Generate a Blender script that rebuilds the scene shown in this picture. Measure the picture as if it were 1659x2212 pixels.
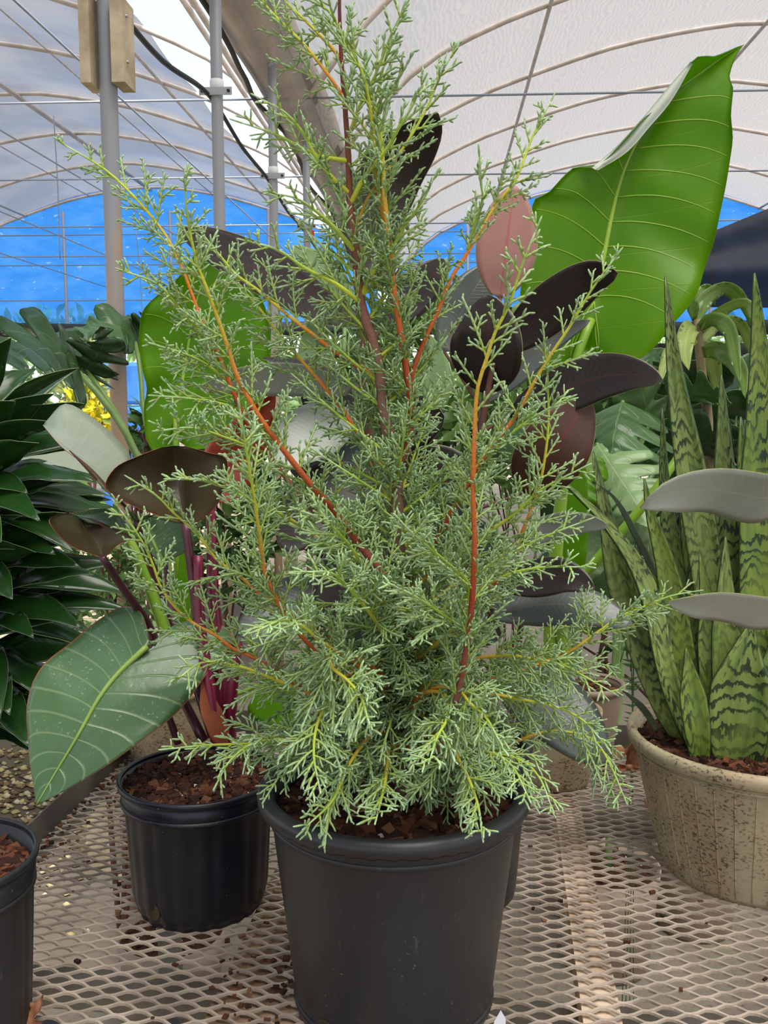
import bpy, math
import numpy as np
from math import sin, cos, pi, radians, sqrt, atan, tan
from mathutils import Vector

for o in list(bpy.data.objects):
    bpy.data.objects.remove(o, do_unlink=True)
SC = bpy.context.scene
COL = SC.collection
RNG = np.random.default_rng(7)

# ------------------------------------------------------------------ camera
# world: bench top is z = 0, ground is z = -0.8, +Y runs down the greenhouse
FW, FH, F = 1659.0, 2212.0, 2100.0
PITCH = atan((1106 - 850) / F)
YAW = atan(120 / F)
CAM = np.array([0.0, 0.0, 0.73])
cd = bpy.data.cameras.new('camera')
cd.sensor_fit = 'HORIZONTAL'; cd.sensor_width = 36.0; cd.lens = 36.0 * F / FW
cd.clip_start = 0.02; cd.clip_end = 300
cam = bpy.data.objects.new('camera', cd); COL.objects.link(cam)
cam.location = CAM; cam.rotation_euler = (pi / 2 - PITCH, 0, YAW)
SC.camera = cam

# ------------------------------------------------------------------ sky, sun, exposure
wd = bpy.data.worlds.new('sky'); SC.world = wd; wd.use_nodes = True
wn = wd.node_tree; wn.nodes.clear()
wo = wn.nodes.new('ShaderNodeOutputWorld'); wb = wn.nodes.new('ShaderNodeBackground')
wtc = wn.nodes.new('ShaderNodeTexCoord'); wsx = wn.nodes.new('ShaderNodeSeparateXYZ')
wr = wn.nodes.new('ShaderNodeValToRGB')
wr.color_ramp.elements[0].position = 0.0; wr.color_ramp.elements[0].color = (0.86, 0.93, 1.0, 1)
wr.color_ramp.elements[1].position = 0.7; wr.color_ramp.elements[1].color = (0.60, 0.80, 1.0, 1)
wn.links.new(wtc.outputs['Generated'], wsx.inputs[0]); wn.links.new(wsx.outputs['Z'], wr.inputs[0])
wn.links.new(wr.outputs[0], wb.inputs[0]); wn.links.new(wb.outputs[0], wo.inputs[0])
wb.inputs[1].default_value = 1.08
sd = bpy.data.lights.new('sun', 'SUN'); sd.energy = 13.5; sd.angle = radians(45); sd.color = (1.0, 0.955, 0.88)
sun = bpy.data.objects.new('sun', sd); COL.objects.link(sun)
sun.rotation_euler = (radians(20), radians(12), 0)      # high, a little behind the camera
vs = SC.view_settings
vs.view_transform = 'Standard'; vs.look = 'None'; vs.exposure = 0.28; vs.gamma = 1.0; vs.use_curve_mapping = False
SC.cycles.max_bounces = 7; SC.cycles.diffuse_bounces = 3; SC.cycles.glossy_bounces = 2; SC.cycles.transmission_bounces = 4
SC.cycles.transparent_max_bounces = 10; SC.cycles.adaptive_threshold = 0.02; SC.cycles.caustics_reflective = False; SC.cycles.caustics_refractive = False
SC.cycles.use_denoising = True

# ------------------------------------------------------------------ pixel <-> place
_f = np.array([-sin(YAW) * cos(PITCH), cos(YAW) * cos(PITCH), -sin(PITCH)])
_r = np.array([cos(YAW), sin(YAW), 0.0]); _u = np.cross(_r, _f)
def ray(px, py): return _f + _r * (px - FW / 2) / F + _u * (FH / 2 - py) / F
def at(px, py, Y):
    d = ray(px, py); return CAM + d * (Y / d[1])
def on(px, py, z):
    d = ray(px, py); return CAM + d * ((z - CAM[2]) / d[2])
def P(*pts): return np.array([at(*p) for p in pts])
def mpp(Y): return Y / F        # metres per photograph pixel at distance Y

# ------------------------------------------------------------------ objects
def setp(o, label=None, cat=None, group=None, kind=None):
    if label: o['label'] = label
    if cat: o['category'] = cat
    if group: o['group'] = group
    if kind: o['kind'] = kind
    return o
def thing(name, label, cat, loc=(0, 0, 0), group=None):
    o = bpy.data.objects.new(name, None); COL.objects.link(o)
    o.location = loc; o.empty_display_size = 0.05
    return setp(o, label, cat, group)
def mk(name, V, faces, mats, parent=None, uv=None, mi=None, col=None, smooth=True, kind=None):
    """faces: (M,3) / (M,4) int array or a list of them. uv: per vertex. col: per vertex rgb (linear)."""
    V = np.asarray(V, dtype=np.float64)
    if parent is not None:
        V = V - np.array(parent.location if parent.parent is None else parent.parent.location)
    if not isinstance(faces, list): faces = [faces]
    faces = [np.asarray(f, dtype=np.int32) for f in faces if len(f)]
    me = bpy.data.meshes.new(name)
    loops = np.concatenate([f.ravel() for f in faces]).astype(np.int32)
    sizes = np.concatenate([np.full(len(f), f.shape[1], np.int32) for f in faces])
    starts = np.concatenate([[0], np.cumsum(sizes)[:-1]]).astype(np.int32)
    me.vertices.add(len(V)); me.vertices.foreach_set('co', V.astype(np.float32).ravel())
    me.loops.add(len(loops)); me.loops.foreach_set('vertex_index', loops)
    me.polygons.add(len(sizes)); me.polygons.foreach_set('loop_start', starts)
    me.polygons.foreach_set('loop_total', sizes)
    me.polygons.foreach_set('use_smooth', np.full(len(sizes), bool(smooth)))
    if mi is not None: me.polygons.foreach_set('material_index', np.asarray(mi, np.int32))
    if uv is not None:
        l = me.uv_layers.new(name='UVMap'); l.data.foreach_set('uv', np.asarray(uv, np.float32)[loops].ravel())
    if col is not None:
        c = me.color_attributes.new('Col', 'FLOAT_COLOR', 'POINT')
        c.data.foreach_set('color', np.concatenate([np.asarray(col), np.ones((len(V), 1))], 1).astype(np.float32).ravel())
    me.update(calc_edges=True); me.validate()
    for m in (mats if isinstance(mats, (list, tuple)) else [mats]): me.materials.append(m)
    o = bpy.data.objects.new(name, me); COL.objects.link(o)
    if parent is not None: o.parent = parent
    if kind: o['kind'] = kind
    return o
def root_set(o):      # a single mesh thing gets its origin at its base
    return o

class Geo:
    """collects quads / triangles of one mesh"""
    def __init__(s): s.v = []; s.q = []; s.t = []; s.c = []; s.n = 0
    def add(s, V, Q=None, T=None, c=None):
        V = np.asarray(V, float)
        if Q is not None and len(Q): s.q.append(np.asarray(Q) + s.n)
        if T is not None and len(T): s.t.append(np.asarray(T) + s.n)
        s.v.append(V); s.n += len(V)
        if c is not None: s.c.append(np.broadcast_to(np.asarray(c, float), (len(V), 3)))
        return s
    def box(s, lo, hi, M=None, c=None):
        x0, y0, z0 = lo; x1, y1, z1 = hi
        V = np.array([[x0,y0,z0],[x1,y0,z0],[x1,y1,z0],[x0,y1,z0],[x0,y0,z1],[x1,y0,z1],[x1,y1,z1],[x0,y1,z1]], float)
        if M is not None: V = V @ M[0].T + M[1]
        return s.add(V, [[0,3,2,1],[4,5,6,7],[0,1,5,4],[1,2,6,5],[2,3,7,6],[3,0,4,7]], c=c)
    def tube(s, pts, r, n=8, cap=True, c=None):
        V, Q, T = tube(pts, r, n, cap); 
        if c is not None and np.ndim(c) == 2: c = np.concatenate([np.repeat(np.asarray(c), n, 0), np.asarray(c)[[0, -1]]]) if cap else np.repeat(np.asarray(c), n, 0)
        return s.add(V, Q, T, c)
    def out(s, name, mats, parent=None, smooth=True, kind=None, **k):
        F_ = []
        if s.q: F_.append(np.concatenate(s.q))
        if s.t: F_.append(np.concatenate(s.t))
        return mk(name, np.concatenate(s.v), F_, mats, parent, smooth=smooth, kind=kind,
                  col=np.concatenate(s.c) if s.c else None, **k)

def nrm(a): 
    a = np.asarray(a, float); return a / np.maximum(np.linalg.norm(a, axis=-1, keepdims=True), 1e-12)
def cat(pts, n):
    """Catmull-Rom through pts, n+1 samples"""
    p = np.asarray(pts, float)
    if len(p) == 2: return p[0] + (p[1] - p[0]) * np.linspace(0, 1, n + 1)[:, None]
    q = np.concatenate([[2 * p[0] - p[1]], p, [2 * p[-1] - p[-2]]])
    d = np.concatenate([[0], np.cumsum(np.linalg.norm(np.diff(p, axis=0), axis=1))]); d /= d[-1]
    s = np.linspace(0, 1, n + 1); i = np.clip(np.searchsorted(d, s, 'right') - 1, 0, len(p) - 2)
    t = ((s - d[i]) / (d[i + 1] - d[i]))[:, None]
    a, b, c, e = q[i], q[i + 1], q[i + 2], q[i + 3]
    return 0.5 * (2 * b + (c - a) * t + (2 * a - 5 * b + 4 * c - e) * t ** 2 + (3 * b - a - 3 * c + e) * t ** 3)
def tangents(p):
    t = np.gradient(p, axis=0); return nrm(t)
def frames(p):
    T = tangents(p); a = np.array([0, 0, 1.0]) if abs(T[0][2]) < 0.9 else np.array([1.0, 0, 0])
    A = np.zeros_like(p); x = nrm(np.cross(T[0], a))
    for i in range(len(p)):
        x = nrm(x - T[i] * np.dot(x, T[i])); A[i] = x
    return T, A, np.cross(T, A)
def tube(pts, r, n=8, cap=True):
    p = np.asarray(pts, float); m = len(p); r = np.broadcast_to(np.asarray(r, float), (m,))
    T, A, B = frames(p); a = np.arange(n) * 2 * pi / n
    V = p[:, None] + r[:, None, None] * (A[:, None] * np.cos(a)[None, :, None] + B[:, None] * np.sin(a)[None, :, None])
    V = V.reshape(-1, 3); i = np.arange(m - 1)[:, None] * n; j = np.arange(n)[None]; k = (j + 1) % n
    Q = np.stack([i + j, i + k, i + n + k, i + n + j], -1).reshape(-1, 4); Tr = []
    if cap:
        V = np.concatenate([V, p[[0, -1]]]); j = np.arange(n); k = (j + 1) % n
        Tr = np.concatenate([np.stack([k, j, np.full(n, m * n)], 1), np.stack([(m - 1) * n + j, (m - 1) * n + k, np.full(n, m * n + 1)], 1)])
    return V, Q, Tr
def lathe(prof, n=64, mod=None, c=(0, 0, 0), a0=0.0):
    """prof: [(r, z)] ; mod(angle array, index) -> radius factor"""
    a = np.arange(n) * 2 * pi / n + a0; V = []
    for i, (r, z) in enumerate(prof):
        rr = r * (mod(a, i) if mod else 1.0)
        V.append(np.stack([c[0] + rr * np.cos(a), c[1] + rr * np.sin(a), np.full(n, c[2] + z)], 1))
    V = np.concatenate(V); m = len(prof)
    i = np.arange(m - 1)[:, None] * n; j = np.arange(n)[None]; k = (j + 1) % n
    Q = np.stack([i + j, i + k, i + n + k, i + n + j], -1).reshape(-1, 4)
    return V, Q
def disc(r, n, c, seed=0, amp=0.004, dome=0.0):
    rg = np.random.default_rng(seed); V = [[c[0], c[1], c[2] + dome]]; rings = 10
    a = np.arange(n) * 2 * pi / n
    for i in range(1, rings + 1):
        q = r * i / rings
        z = c[2] + dome * (1 - (i / rings) ** 2) + rg.normal(0, amp, n) * (i < rings)
        V += np.stack([c[0] + q * np.cos(a), c[1] + q * np.sin(a), z], 1).tolist()
    T = [[0, 1 + j, 1 + (j + 1) % n] for j in range(n)]
    Q = [[1 + (i - 1) * n + j, 1 + i * n + j, 1 + i * n + (j + 1) % n, 1 + (i - 1) * n + (j + 1) % n] for i in range(1, rings) for j in range(n)]
    return np.array(V), Q, T

# ------------------------------------------------------------------ materials
def lin(c):
    c = np.asarray(c, float) / 255.0
    return tuple(np.where(c <= 0.04045, c / 12.92, ((c + 0.055) / 1.055) ** 2.4))
class N:
    def __init__(s, name):
        s.m = bpy.data.materials.new(name); s.m.use_nodes = True; s.t = s.m.node_tree; s.t.nodes.clear()
        s.o = s.t.nodes.new('ShaderNodeOutputMaterial')
    def n(s, typ, **k):
        x = s.t.nodes.new('ShaderNode' + typ)
        for a, b in k.items():
            if a[0] == 'i' and a[1:].isdigit(): s.set(x.inputs[int(a[1:])], b)
            elif a in x.inputs: s.set(x.inputs[a], b)
            else: setattr(x, a, b)
        return x
    def set(s, inp, v):
        if isinstance(v, bpy.types.NodeSocket): s.t.links.new(v, inp)
        elif isinstance(v, bpy.types.Node): s.t.links.new(v.outputs[0], inp)
        elif isinstance(v, (tuple, list)) and len(v) == 3 and inp.type == 'RGBA': inp.default_value = (*v, 1)
        else: inp.default_value = v
    def math(s, op, a, b=0.0, c=None):
        x = s.n('Math', operation=op); s.set(x.inputs[0], a); s.set(x.inputs[1], b)
        if c is not None: s.set(x.inputs[2], c)
        return x.outputs[0]
    def step(s, v, lo, hi):
        x = s.n('MapRange', interpolation_type='SMOOTHSTEP'); s.set(x.inputs[0], v); s.set(x.inputs[1], lo); s.set(x.inputs[2], hi)
        return x.outputs[0]
    def mix(s, f, a, b):
        x = s.n('Mix', data_type='RGBA'); s.set(x.inputs[0], f); s.set(x.inputs[6], a); s.set(x.inputs[7], b)
        return x.outputs[2]
    def noise(s, vec=None, scale=5.0, detail=3.0, rough=0.55, dist=0.0):
        x = s.n('TexNoise'); x.inputs['Scale'].default_value = scale; x.inputs['Detail'].default_value = detail
        x.inputs['Roughness'].default_value = rough; x.inputs['Distortion'].default_value = dist
        if vec is not None: s.set(x.inputs['Vector'], vec)
        return x.outputs[0]
    def obj(s): return s.n('TexCoord').outputs['Object']
    def scl(s, v, sc):
        x = s.n('Mapping'); s.set(x.inputs[0], v); x.inputs[3].default_value = sc; return x.outputs[0]
    def bsdf(s, col, rough=0.5, spec=0.5, metal=0.0, bump=None, bstr=0.2, bdist=0.01, coat=0.0, sheen=0.0):
        b = s.n('BsdfPrincipled'); s.set(b.inputs['Base Color'], col); s.set(b.inputs['Roughness'], rough)
        s.set(b.inputs['Specular IOR Level'], spec); s.set(b.inputs['Metallic'], metal)
        if coat: b.inputs['Coat Weight'].default_value = coat; b.inputs['Coat Roughness'].default_value = 0.25
        if bump is not None:
            x = s.n('Bump'); x.inputs['Strength'].default_value = bstr; x.inputs['Distance'].default_value = bdist
            s.set(x.inputs['Height'], bump); s.t.links.new(x.outputs[0], b.inputs['Normal'])
        return b.outputs[0]
    def shmix(s, f, a, b):
        x = s.n('MixShader'); s.set(x.inputs[0], f); s.t.links.new(a, x.inputs[1]); s.t.links.new(b, x.inputs[2]); return x.outputs[0]
    def done(s, sh): s.t.links.new(sh, s.o.inputs[0]); return s.m

def plain(name, c, rough=0.5, c2=None, scale=12.0, metal=0.0, spec=0.5, bstr=0.0, coat=0.0, bscale=60.0):
    m = N(name); ob = m.obj(); c = lin(c)
    col = c if c2 is None else m.mix(m.step(m.noise(ob, scale, 5.0), 0.35, 0.65), c, lin(c2))
    return m.done(m.bsdf(col, rough, spec, metal, m.noise(ob, bscale, 4.0) if bstr else None, bstr, 0.004, coat))
def vcol(name, rough=0.6, bscale=0.0, bstr=0.3, transl=0.0, spec=0.4, jitter=0.0):
    m = N(name); a = m.n('Attribute', attribute_name='Col').outputs['Color']
    if jitter:
        ob = m.obj(); f = m.noise(ob, 900.0, 2.0)
        hs = m.n('HueSaturation'); m.set(hs.inputs['Value'], m.math('MULTIPLY_ADD', f, jitter * 2, 1 - jitter)); m.set(hs.inputs['Color'], a); a = hs.outputs[0]
    b = m.bsdf(a, rough, spec, 0, m.noise(m.obj(), bscale, 2.0) if bscale else None, bstr, 0.001)
    if transl:
        t = m.n('BsdfTranslucent'); m.set(t.inputs[0], a); b = m.shmix(transl, b, t.outputs[0])
    return m.done(b)
def leafm(name, base, base2, vein=None, nv=10, slant=1.2, vw=0.06, mw=0.03, rough=0.35, transl=0.25, tcol=None, spec=0.5, vstr=0.8,
          spots=0.0, coat=0.0, margin=None, nscale=9.0, bstr=0.25):
    """leaf blade; uv: x along the leaf, y across (0.5 = midrib)"""
    m = N(name); uv = m.n('UVMap').outputs[0]; sx = m.n('SeparateXYZ', i0=uv); u, v = sx.outputs[0], sx.outputs[1]
    av = m.math('ABSOLUTE', m.math('SUBTRACT', v, 0.5))              # 0 .. 0.5
    col = m.mix(m.step(m.noise(m.obj(), nscale, 4.0), 0.3, 0.7), lin(base), lin(base2))
    s = m.math('FRACT', m.math('MULTIPLY_ADD', u, nv, m.math('MULTIPLY', av, -slant * nv * 0.25)))
    d = m.math('ABSOLUTE', m.math('SUBTRACT', s, 0.5))               # 0.5 at the cell edge
    side = m.math('SUBTRACT', 1.0, m.step(d, 0.0, vw))
    mid = m.math('SUBTRACT', 1.0, m.step(av, mw * 0.4, mw))
    if vein is not None:
        col = m.mix(m.math('MULTIPLY', m.math('MAXIMUM', m.math('MULTIPLY', side, 0.55), mid), vstr), col, lin(vein))
    if spots:
        sp = m.step(m.noise(m.obj(), 220.0, 2.0), 0.64, 0.70); sp2 = m.step(m.noise(m.obj(), 18.0, 2.0), 0.42, 0.6)
        col = m.mix(m.math('MULTIPLY', m.math('MULTIPLY', sp, sp2), spots), col, lin((190, 200, 180)))
    if margin is not None:
        col = m.mix(m.step(av, 0.487, 0.498), col, lin(margin))
    h = m.math('ADD', m.math('MULTIPLY', m.math('MAXIMUM', side, mid), -0.6), m.math('MULTIPLY', m.noise(m.obj(), 60.0, 2.0), 0.5))
    b = m.bsdf(col, rough, spec, 0, h, bstr, 0.003, coat)
    if transl:
        t = m.n('BsdfTranslucent'); m.set(t.inputs[0], col if tcol is None else m.mix(0.25, lin(tcol), col)); b = m.shmix(transl, b, t.outputs[0])
    return m.done(b)

# ------------------------------------------------------------------ leaves
def prof(kind, u):
    u = np.asarray(u, float)
    if kind == 'rubber': w = np.sin(pi * np.clip(u, 0, 1) ** 0.9) ** 0.62 * (u < 0.965) + 0.06 * (u >= 0.965) * (u < 0.995); return np.clip(w, 0.02, 1)
    if kind == 'lance': return np.clip(np.sin(pi * u ** 0.72) ** 0.9 + 0.10 * (1 - u), 0.01, 1)
    if kind == 'ovate': return np.clip(np.sin(pi * u ** 0.62) ** 0.75, 0.01, 1)
    if kind == 'strap': return np.clip(np.minimum(1, 0.45 + u * 3) * (1 - u ** 3.2), 0.01, 1)
    if kind == 'snake': return np.clip((0.72 + 0.28 * np.sin(pi * np.minimum(u * 1.1, 1))) * np.clip((1 - u) / 0.42, 0, 1) ** 0.72, 0.012, 1)
    if kind == 'heart': return np.clip(np.sin(pi * u ** 0.5) ** 0.8, 0.01, 1)
    return np.ones_like(u)
def grid_leaf(name, L, M, R, mats, parent, camber=0.0, ruffle=0.0, rf=5.0, th=0.0008, nv=5, fold=0.0, seed=0, uvlen=False):
    """L, M, R: (n,3) left edge, midrib, right edge, base to tip. mats = (side that faces the camera, other side)"""
    n = len(M); rg = np.random.default_rng(seed)
    v = np.linspace(-1, 1, 2 * nv + 1); S = np.where(v[None, :, None] < 0, L[:, None], R[:, None])
    G = M[:, None] + np.abs(v)[None, :, None] * (S - M[:, None])
    T = tangents(M); nn = np.cross(T, nrm(R - L)); nn = nrm(nn + 1e-9)
    k = np.sign(np.sum(nn * (CAM - M), axis=1).mean()) or 1.0
    nn = nn * k                                         # towards the camera
    w = np.linalg.norm(R - L, axis=1)
    u = np.linspace(0, 1, n)
    ph = rg.uniform(0, 6.28, 4)
    off = camber * w[:, None] * (1 - v[None] ** 2) + fold * w[:, None] * np.abs(v)[None]
    if ruffle:
        wave = np.where(v[None] < 0, np.sin(rf * 2 * pi * u + ph[0])[:, None] + 0.5 * np.sin(rf * 3.7 * pi * u + ph[1])[:, None],
                        np.sin(rf * 2 * pi * u + ph[2])[:, None] + 0.5 * np.sin(rf * 3.3 * pi * u + ph[3])[:, None])
        off = off + ruffle * wave * np.abs(v)[None] ** 2 * np.minimum(1, w / max(w.max(), 1e-6))[:, None]
    G = G + nn[:, None] * off[..., None]
    # face normals for thickness
    du = np.gradient(G, axis=0); dv = np.gradient(G, axis=1); gn = nrm(np.cross(du, dv)) 
    gn = gn * np.sign(np.sum(gn * nn[:, None], -1, keepdims=True) + 1e-9)
    A = G.reshape(-1, 3); B = (G - gn * th).reshape(-1, 3); m = 2 * nv + 1; o = n * m
    i = np.arange(n - 1)[:, None] * m; j = np.arange(m - 1)[None]
    Q = np.stack([i + j, i + j + 1, i + m + j + 1, i + m + j], -1).reshape(-1, 4)
    fn = np.cross(A[Q[:, 2]] - A[Q[:, 0]], A[Q[:, 3]] - A[Q[:, 1]]); nv_ = np.repeat(nn[:-1], m - 1, 0)
    if np.sum(fn * nv_) < 0: Q = Q[:, ::-1]
    bi = np.concatenate([np.arange(m), np.arange(1, n) * m + m - 1, (n - 1) * m + np.arange(m - 2, -1, -1), np.arange(n - 2, 0, -1) * m])
    bj = np.roll(bi, -1); E = np.stack([bi, bj, bj + o, bi + o], 1)
    s = np.concatenate([[0], np.cumsum(np.linalg.norm(np.diff(M, axis=0), axis=1))]) if uvlen else u
    UV = np.stack(np.broadcast_arrays(s[:, None], v[None] * 0.5 + 0.5), -1).reshape(-1, 2)
    ob = mk(name, np.concatenate([A, B]), [Q, Q[:, ::-1] + o, E], list(mats), parent, uv=np.concatenate([UV, UV]),
            mi=np.concatenate([np.zeros(len(Q)), np.ones(len(Q)), np.ones(len(E))]))
    return ob, G, gn
def rotv(v, k, a):
    return v * cos(a) + np.cross(k, v) * sin(a) + k * np.sum(k * v, -1, keepdims=True) * (1 - cos(a))
def blade(parent, mats, M, wpx=None, w=None, kind='rubber', roll=0.0, n=22, nv=4, ref=None, name='leaf', roll2=None, **k):
    """a leaf about the midrib M [(px, py, Y)...] or (n,3) points; faces the camera turned by roll degrees about its midrib"""
    M = np.asarray(M, float) if isinstance(M, np.ndarray) else P(*M)
    M = cat(M, n); T = tangents(M)
    if ref is None: side = nrm(np.cross(T, M - CAM))
    else: side = nrm(np.asarray(ref)[None] - T * np.sum(T * np.asarray(ref), 1, keepdims=True))
    a = np.full(len(M), radians(roll)) if roll2 is None else np.radians(np.linspace(roll, roll2, len(M)))
    side = np.array([rotv(side[i], T[i], a[i]) for i in range(len(M))])
    if w is None: w = wpx * np.linalg.norm(M.mean(0) - CAM) / F
    h = 0.5 * w * prof(kind, np.linspace(0, 1, len(M)))[:, None]
    return grid_leaf(name, M - side * h, M, M + side * h, mats, parent, nv=nv, **k)
def petiole(parent, pts, r0, r1, mat, name='petiole', n=16, sides=8):
    p = cat(pts if isinstance(pts, np.ndarray) else P(*pts), n)
    V, Q, T = tube(p, np.linspace(r0, r1, len(p)), sides)
    return mk(name, V, [Q, T], mat, parent)
def veins(leaf, G, gn, mat, us, reach=0.93, dv=0.16, r=0.0016, mid=0.004, start=0, lift=0.0):
    n, m, _ = G.shape; c = m // 2
    line = G[start:, c] + gn[start:, c] * lift
    V, Q, T = tube(line, np.linspace(mid, mid * 0.12, len(line)), 8); mk('midrib', V, [Q, T], mat, leaf)
    def samp(u, v):
        a = np.clip(u * (n - 1), 0, n - 1.001); b = np.clip((v + 1) * 0.5 * (m - 1), 0, m - 1.001)
        i = a.astype(int); j = b.astype(int); fa = (a - i)[:, None]; fb = (b - j)[:, None]
        return (G[i, j] * (1 - fa) * (1 - fb) + G[i + 1, j] * fa * (1 - fb) + G[i, j + 1] * (1 - fa) * fb + G[i + 1, j + 1] * fa * fb)
    for u0 in us:
        for sg in (-1, 1):
            t = np.linspace(0, 1, 12); d = dv if not callable(dv) else dv(u0)
            p = samp(np.clip(u0 + d * (1.9 * t - 0.95 * t ** 2), 0, 1), sg * t * reach)
            V, Q, T = tube(p, np.linspace(r, r * 0.3, len(p)), 5); mk('vein', V, [Q, T], mat, leaf)
# ================================================================== materials
M = {}
def cloth(name, c, transp, transl, moire=0.0, c2=None, scale=1.5, gloss=0.0):
    m = N(name); ob = m.obj(); col = lin(c) if c2 is None else m.mix(m.step(m.noise(ob, scale, 4.0), 0.35, 0.65), lin(c), lin(c2))
    if moire:
        wv = m.n('TexWave', wave_type='BANDS'); wv.inputs['Scale'].default_value = 9.0; wv.inputs['Distortion'].default_value = 14.0
        wv.inputs['Detail'].default_value = 2.0; wv.inputs['Detail Scale'].default_value = 0.8; m.set(wv.inputs[0], m.scl(ob, (1.0, 0.5, 1.0)))
        col = m.mix(m.math('MULTIPLY', wv.outputs['Fac'], moire), col, lin((150, 146, 146)))
    d = m.bsdf(col, 0.7 if not gloss else 0.25, 0.3); t = m.n('BsdfTranslucent'); m.set(t.inputs[0], col)
    tr = m.n('BsdfTransparent'); m.set(tr.inputs[0], (1, 1, 1))
    return m.done(m.shmix(transp, m.shmix(transl, d, t.outputs[0]), tr.outputs[0]))
M['shade'] = cloth('white_shade_cloth', (194, 184, 180), 0.22, 0.16, 0.4)
M['greycloth'] = cloth('grey_folded_cloth', (128, 117, 108), 0.02, 0.12, 0.0, (106, 97, 89))
M['film'] = cloth('hazy_film', (140, 139, 150), 0.18, 0.14, 0.0, (104, 105, 124), 0.9, 1)
M['blackcloth'] = cloth('black_shade_cloth', (30, 30, 33), 0.03, 0.10, 0.0, (46, 46, 51), 3.0)
def blue_tarp():
    m = N('blue_tarp'); ob = m.obj(); nz = m.noise(m.scl(ob, (1.2, 1.0, 3.0)), 1.6, 6.0)
    col = m.mix(m.step(nz, 0.3, 0.7), lin((66, 150, 240)), lin((116, 188, 252)))
    col = m.mix(m.step(m.noise(m.scl(ob, (2.5, 1, 6)), 2.4, 2.0), 0.66, 0.72), col, lin((215, 238, 255)))
    d = m.bsdf(col, 0.35, 0.4); t = m.n('BsdfTranslucent'); m.set(t.inputs[0], col); tr = m.n('BsdfTransparent'); m.set(tr.inputs[0], lin((60, 150, 245)))
    return m.done(m.shmix(0.45, m.shmix(0.7, d, t.outputs[0]), tr.outputs[0]))
M['tarp'] = blue_tarp()
M['pipe'] = plain('galvanised_pipe', (204, 194, 188), 0.55, (180, 170, 162), 6.0, 0.1)
def post_mat():
    m = N('post_steel'); ob = m.obj(); z = m.n('SeparateXYZ', i0=ob).outputs[2]
    r = m.math('ADD', m.math('MULTIPLY', m.noise(m.scl(ob, (6, 6, 1.5)), 3.0, 4.0), 0.8), m.math('MULTIPLY', z, -0.55))
    col = m.mix(m.step(r, -0.76, -0.36), lin((150, 151, 156)), lin((176, 148, 122)))   # rust creeps up from the foot
    return m.done(m.bsdf(col, 0.55, 0.4, 0.15, m.noise(ob, 40.0, 3.0), 0.1, 0.003))
M['post'] = post_mat()
M['lumber'] = plain('weathered_lumber', (196, 180, 152), 0.8, (162, 144, 116), 9.0, bstr=0.3)
M['rope'] = plain('black_cable', (24, 24, 26), 0.6)
M['wire'] = plain('grey_wire', (128, 136, 152), 0.5)
M['clamp'] = plain('clamp_steel', (170, 170, 172), 0.4, metal=0.4)
def concrete():
    m = N('concrete'); ob = m.obj()
    col = m.mix(m.step(m.noise(ob, 1.3, 6.0), 0.3, 0.7), lin((132, 123, 111)), lin((104, 95, 85)))
    col = m.mix(m.math('MULTIPLY', m.step(m.noise(ob, 3.0, 4.0), 0.52, 0.68), 0.5), col, lin((110, 114, 78)))
    col = m.mix(m.step(m.noise(ob, 60.0, 3.0), 0.6, 0.75), col, lin((84, 78, 70)))
    return m.done(m.bsdf(col, 0.9, 0.2, 0, m.noise(ob, 45.0, 5.0), 0.4, 0.01))
M['concrete'] = concrete()
def galv():
    m = N('expanded_steel'); ob = m.obj()
    col = m.mix(m.step(m.noise(ob, 14.0, 5.0), 0.3, 0.7), lin((196, 180, 164)), lin((152, 138, 124)))
    col = m.mix(m.math('MULTIPLY', m.step(m.noise(ob, 5.0, 3.0), 0.5, 0.7), 0.6), col, lin((140, 124, 110)))
    return m.done(m.bsdf(col, 0.6, 0.4, 0.1, m.noise(ob, 120.0, 2.0), 0.2, 0.002))
M['mesh'] = galv()
M['lip'] = plain('bench_edge_steel', (122, 116, 108), 0.5, (92, 86, 80), 8.0, 0.35)
M['beam'] = plain('pale_bench_beam', (222, 200, 176), 0.8, (188, 158, 130), 14.0)
M['board'] = plain('dirty_board', (170, 142, 114), 0.9, (104, 72, 52), 16.0, bstr=0.4)

# ================================================================== the setting
GZ = -0.8
def struct(o): o['kind'] = 'structure'; return o
g = Geo(); g.add([[-40, -12, GZ], [40, -12, GZ], [40, 120, GZ], [-40, 120, GZ]], [[0, 1, 2, 3]])
struct(g.out('floor', M['concrete'], smooth=False))

CZ = CAM[2]
def bayprof(n=40):
    """half section of a bay roof: x from foot (-3.45) to crest 0 and down, z above the camera"""
    k = np.array([[-3.45, 1.67], [-3.2, 1.98], [-2.82, 2.33], [-2.36, 2.56], [-1.95, 2.71], [-1.2, 2.94], [-0.4, 3.08], [0, 3.1],
                  [0.4, 3.08], [1.2, 2.94], [1.95, 2.71], [2.36, 2.56], [2.82, 2.33], [3.2, 1.98], [3.45, 1.67]])
    return cat(k, n)
Y0, Y1, HS = -6.0, 15.0, 1.55
HY = np.arange(Y1, Y0, -HS)
def bay(xc, i0, i1, mat, name, sag=0.03):
    p = bayprof()[i0:i1]; ys = np.linspace(Y0, Y1 + 0.06, 83); V = []
    for y in ys:
        ph = abs(sin(pi * (y - Y1) / HS))
        V.append(np.stack([p[:, 0] + xc, np.full(len(p), y), p[:, 1] + CZ + 0.035 - sag * ph], 1))
    V = np.concatenate(V); m = len(p)
    i = np.arange(len(ys) - 1)[:, None] * m; j = np.arange(m - 1)[None]
    Q = np.stack([i + j, i + j + 1, i + m + j + 1, i + m + j], -1).reshape(-1, 4)
    o = struct(mk(name, V, Q, mat)); return o
XR, XL = 2.7, -4.4
roofR = bay(XR, 0, 41, M['shade'], 'ceiling')
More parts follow.
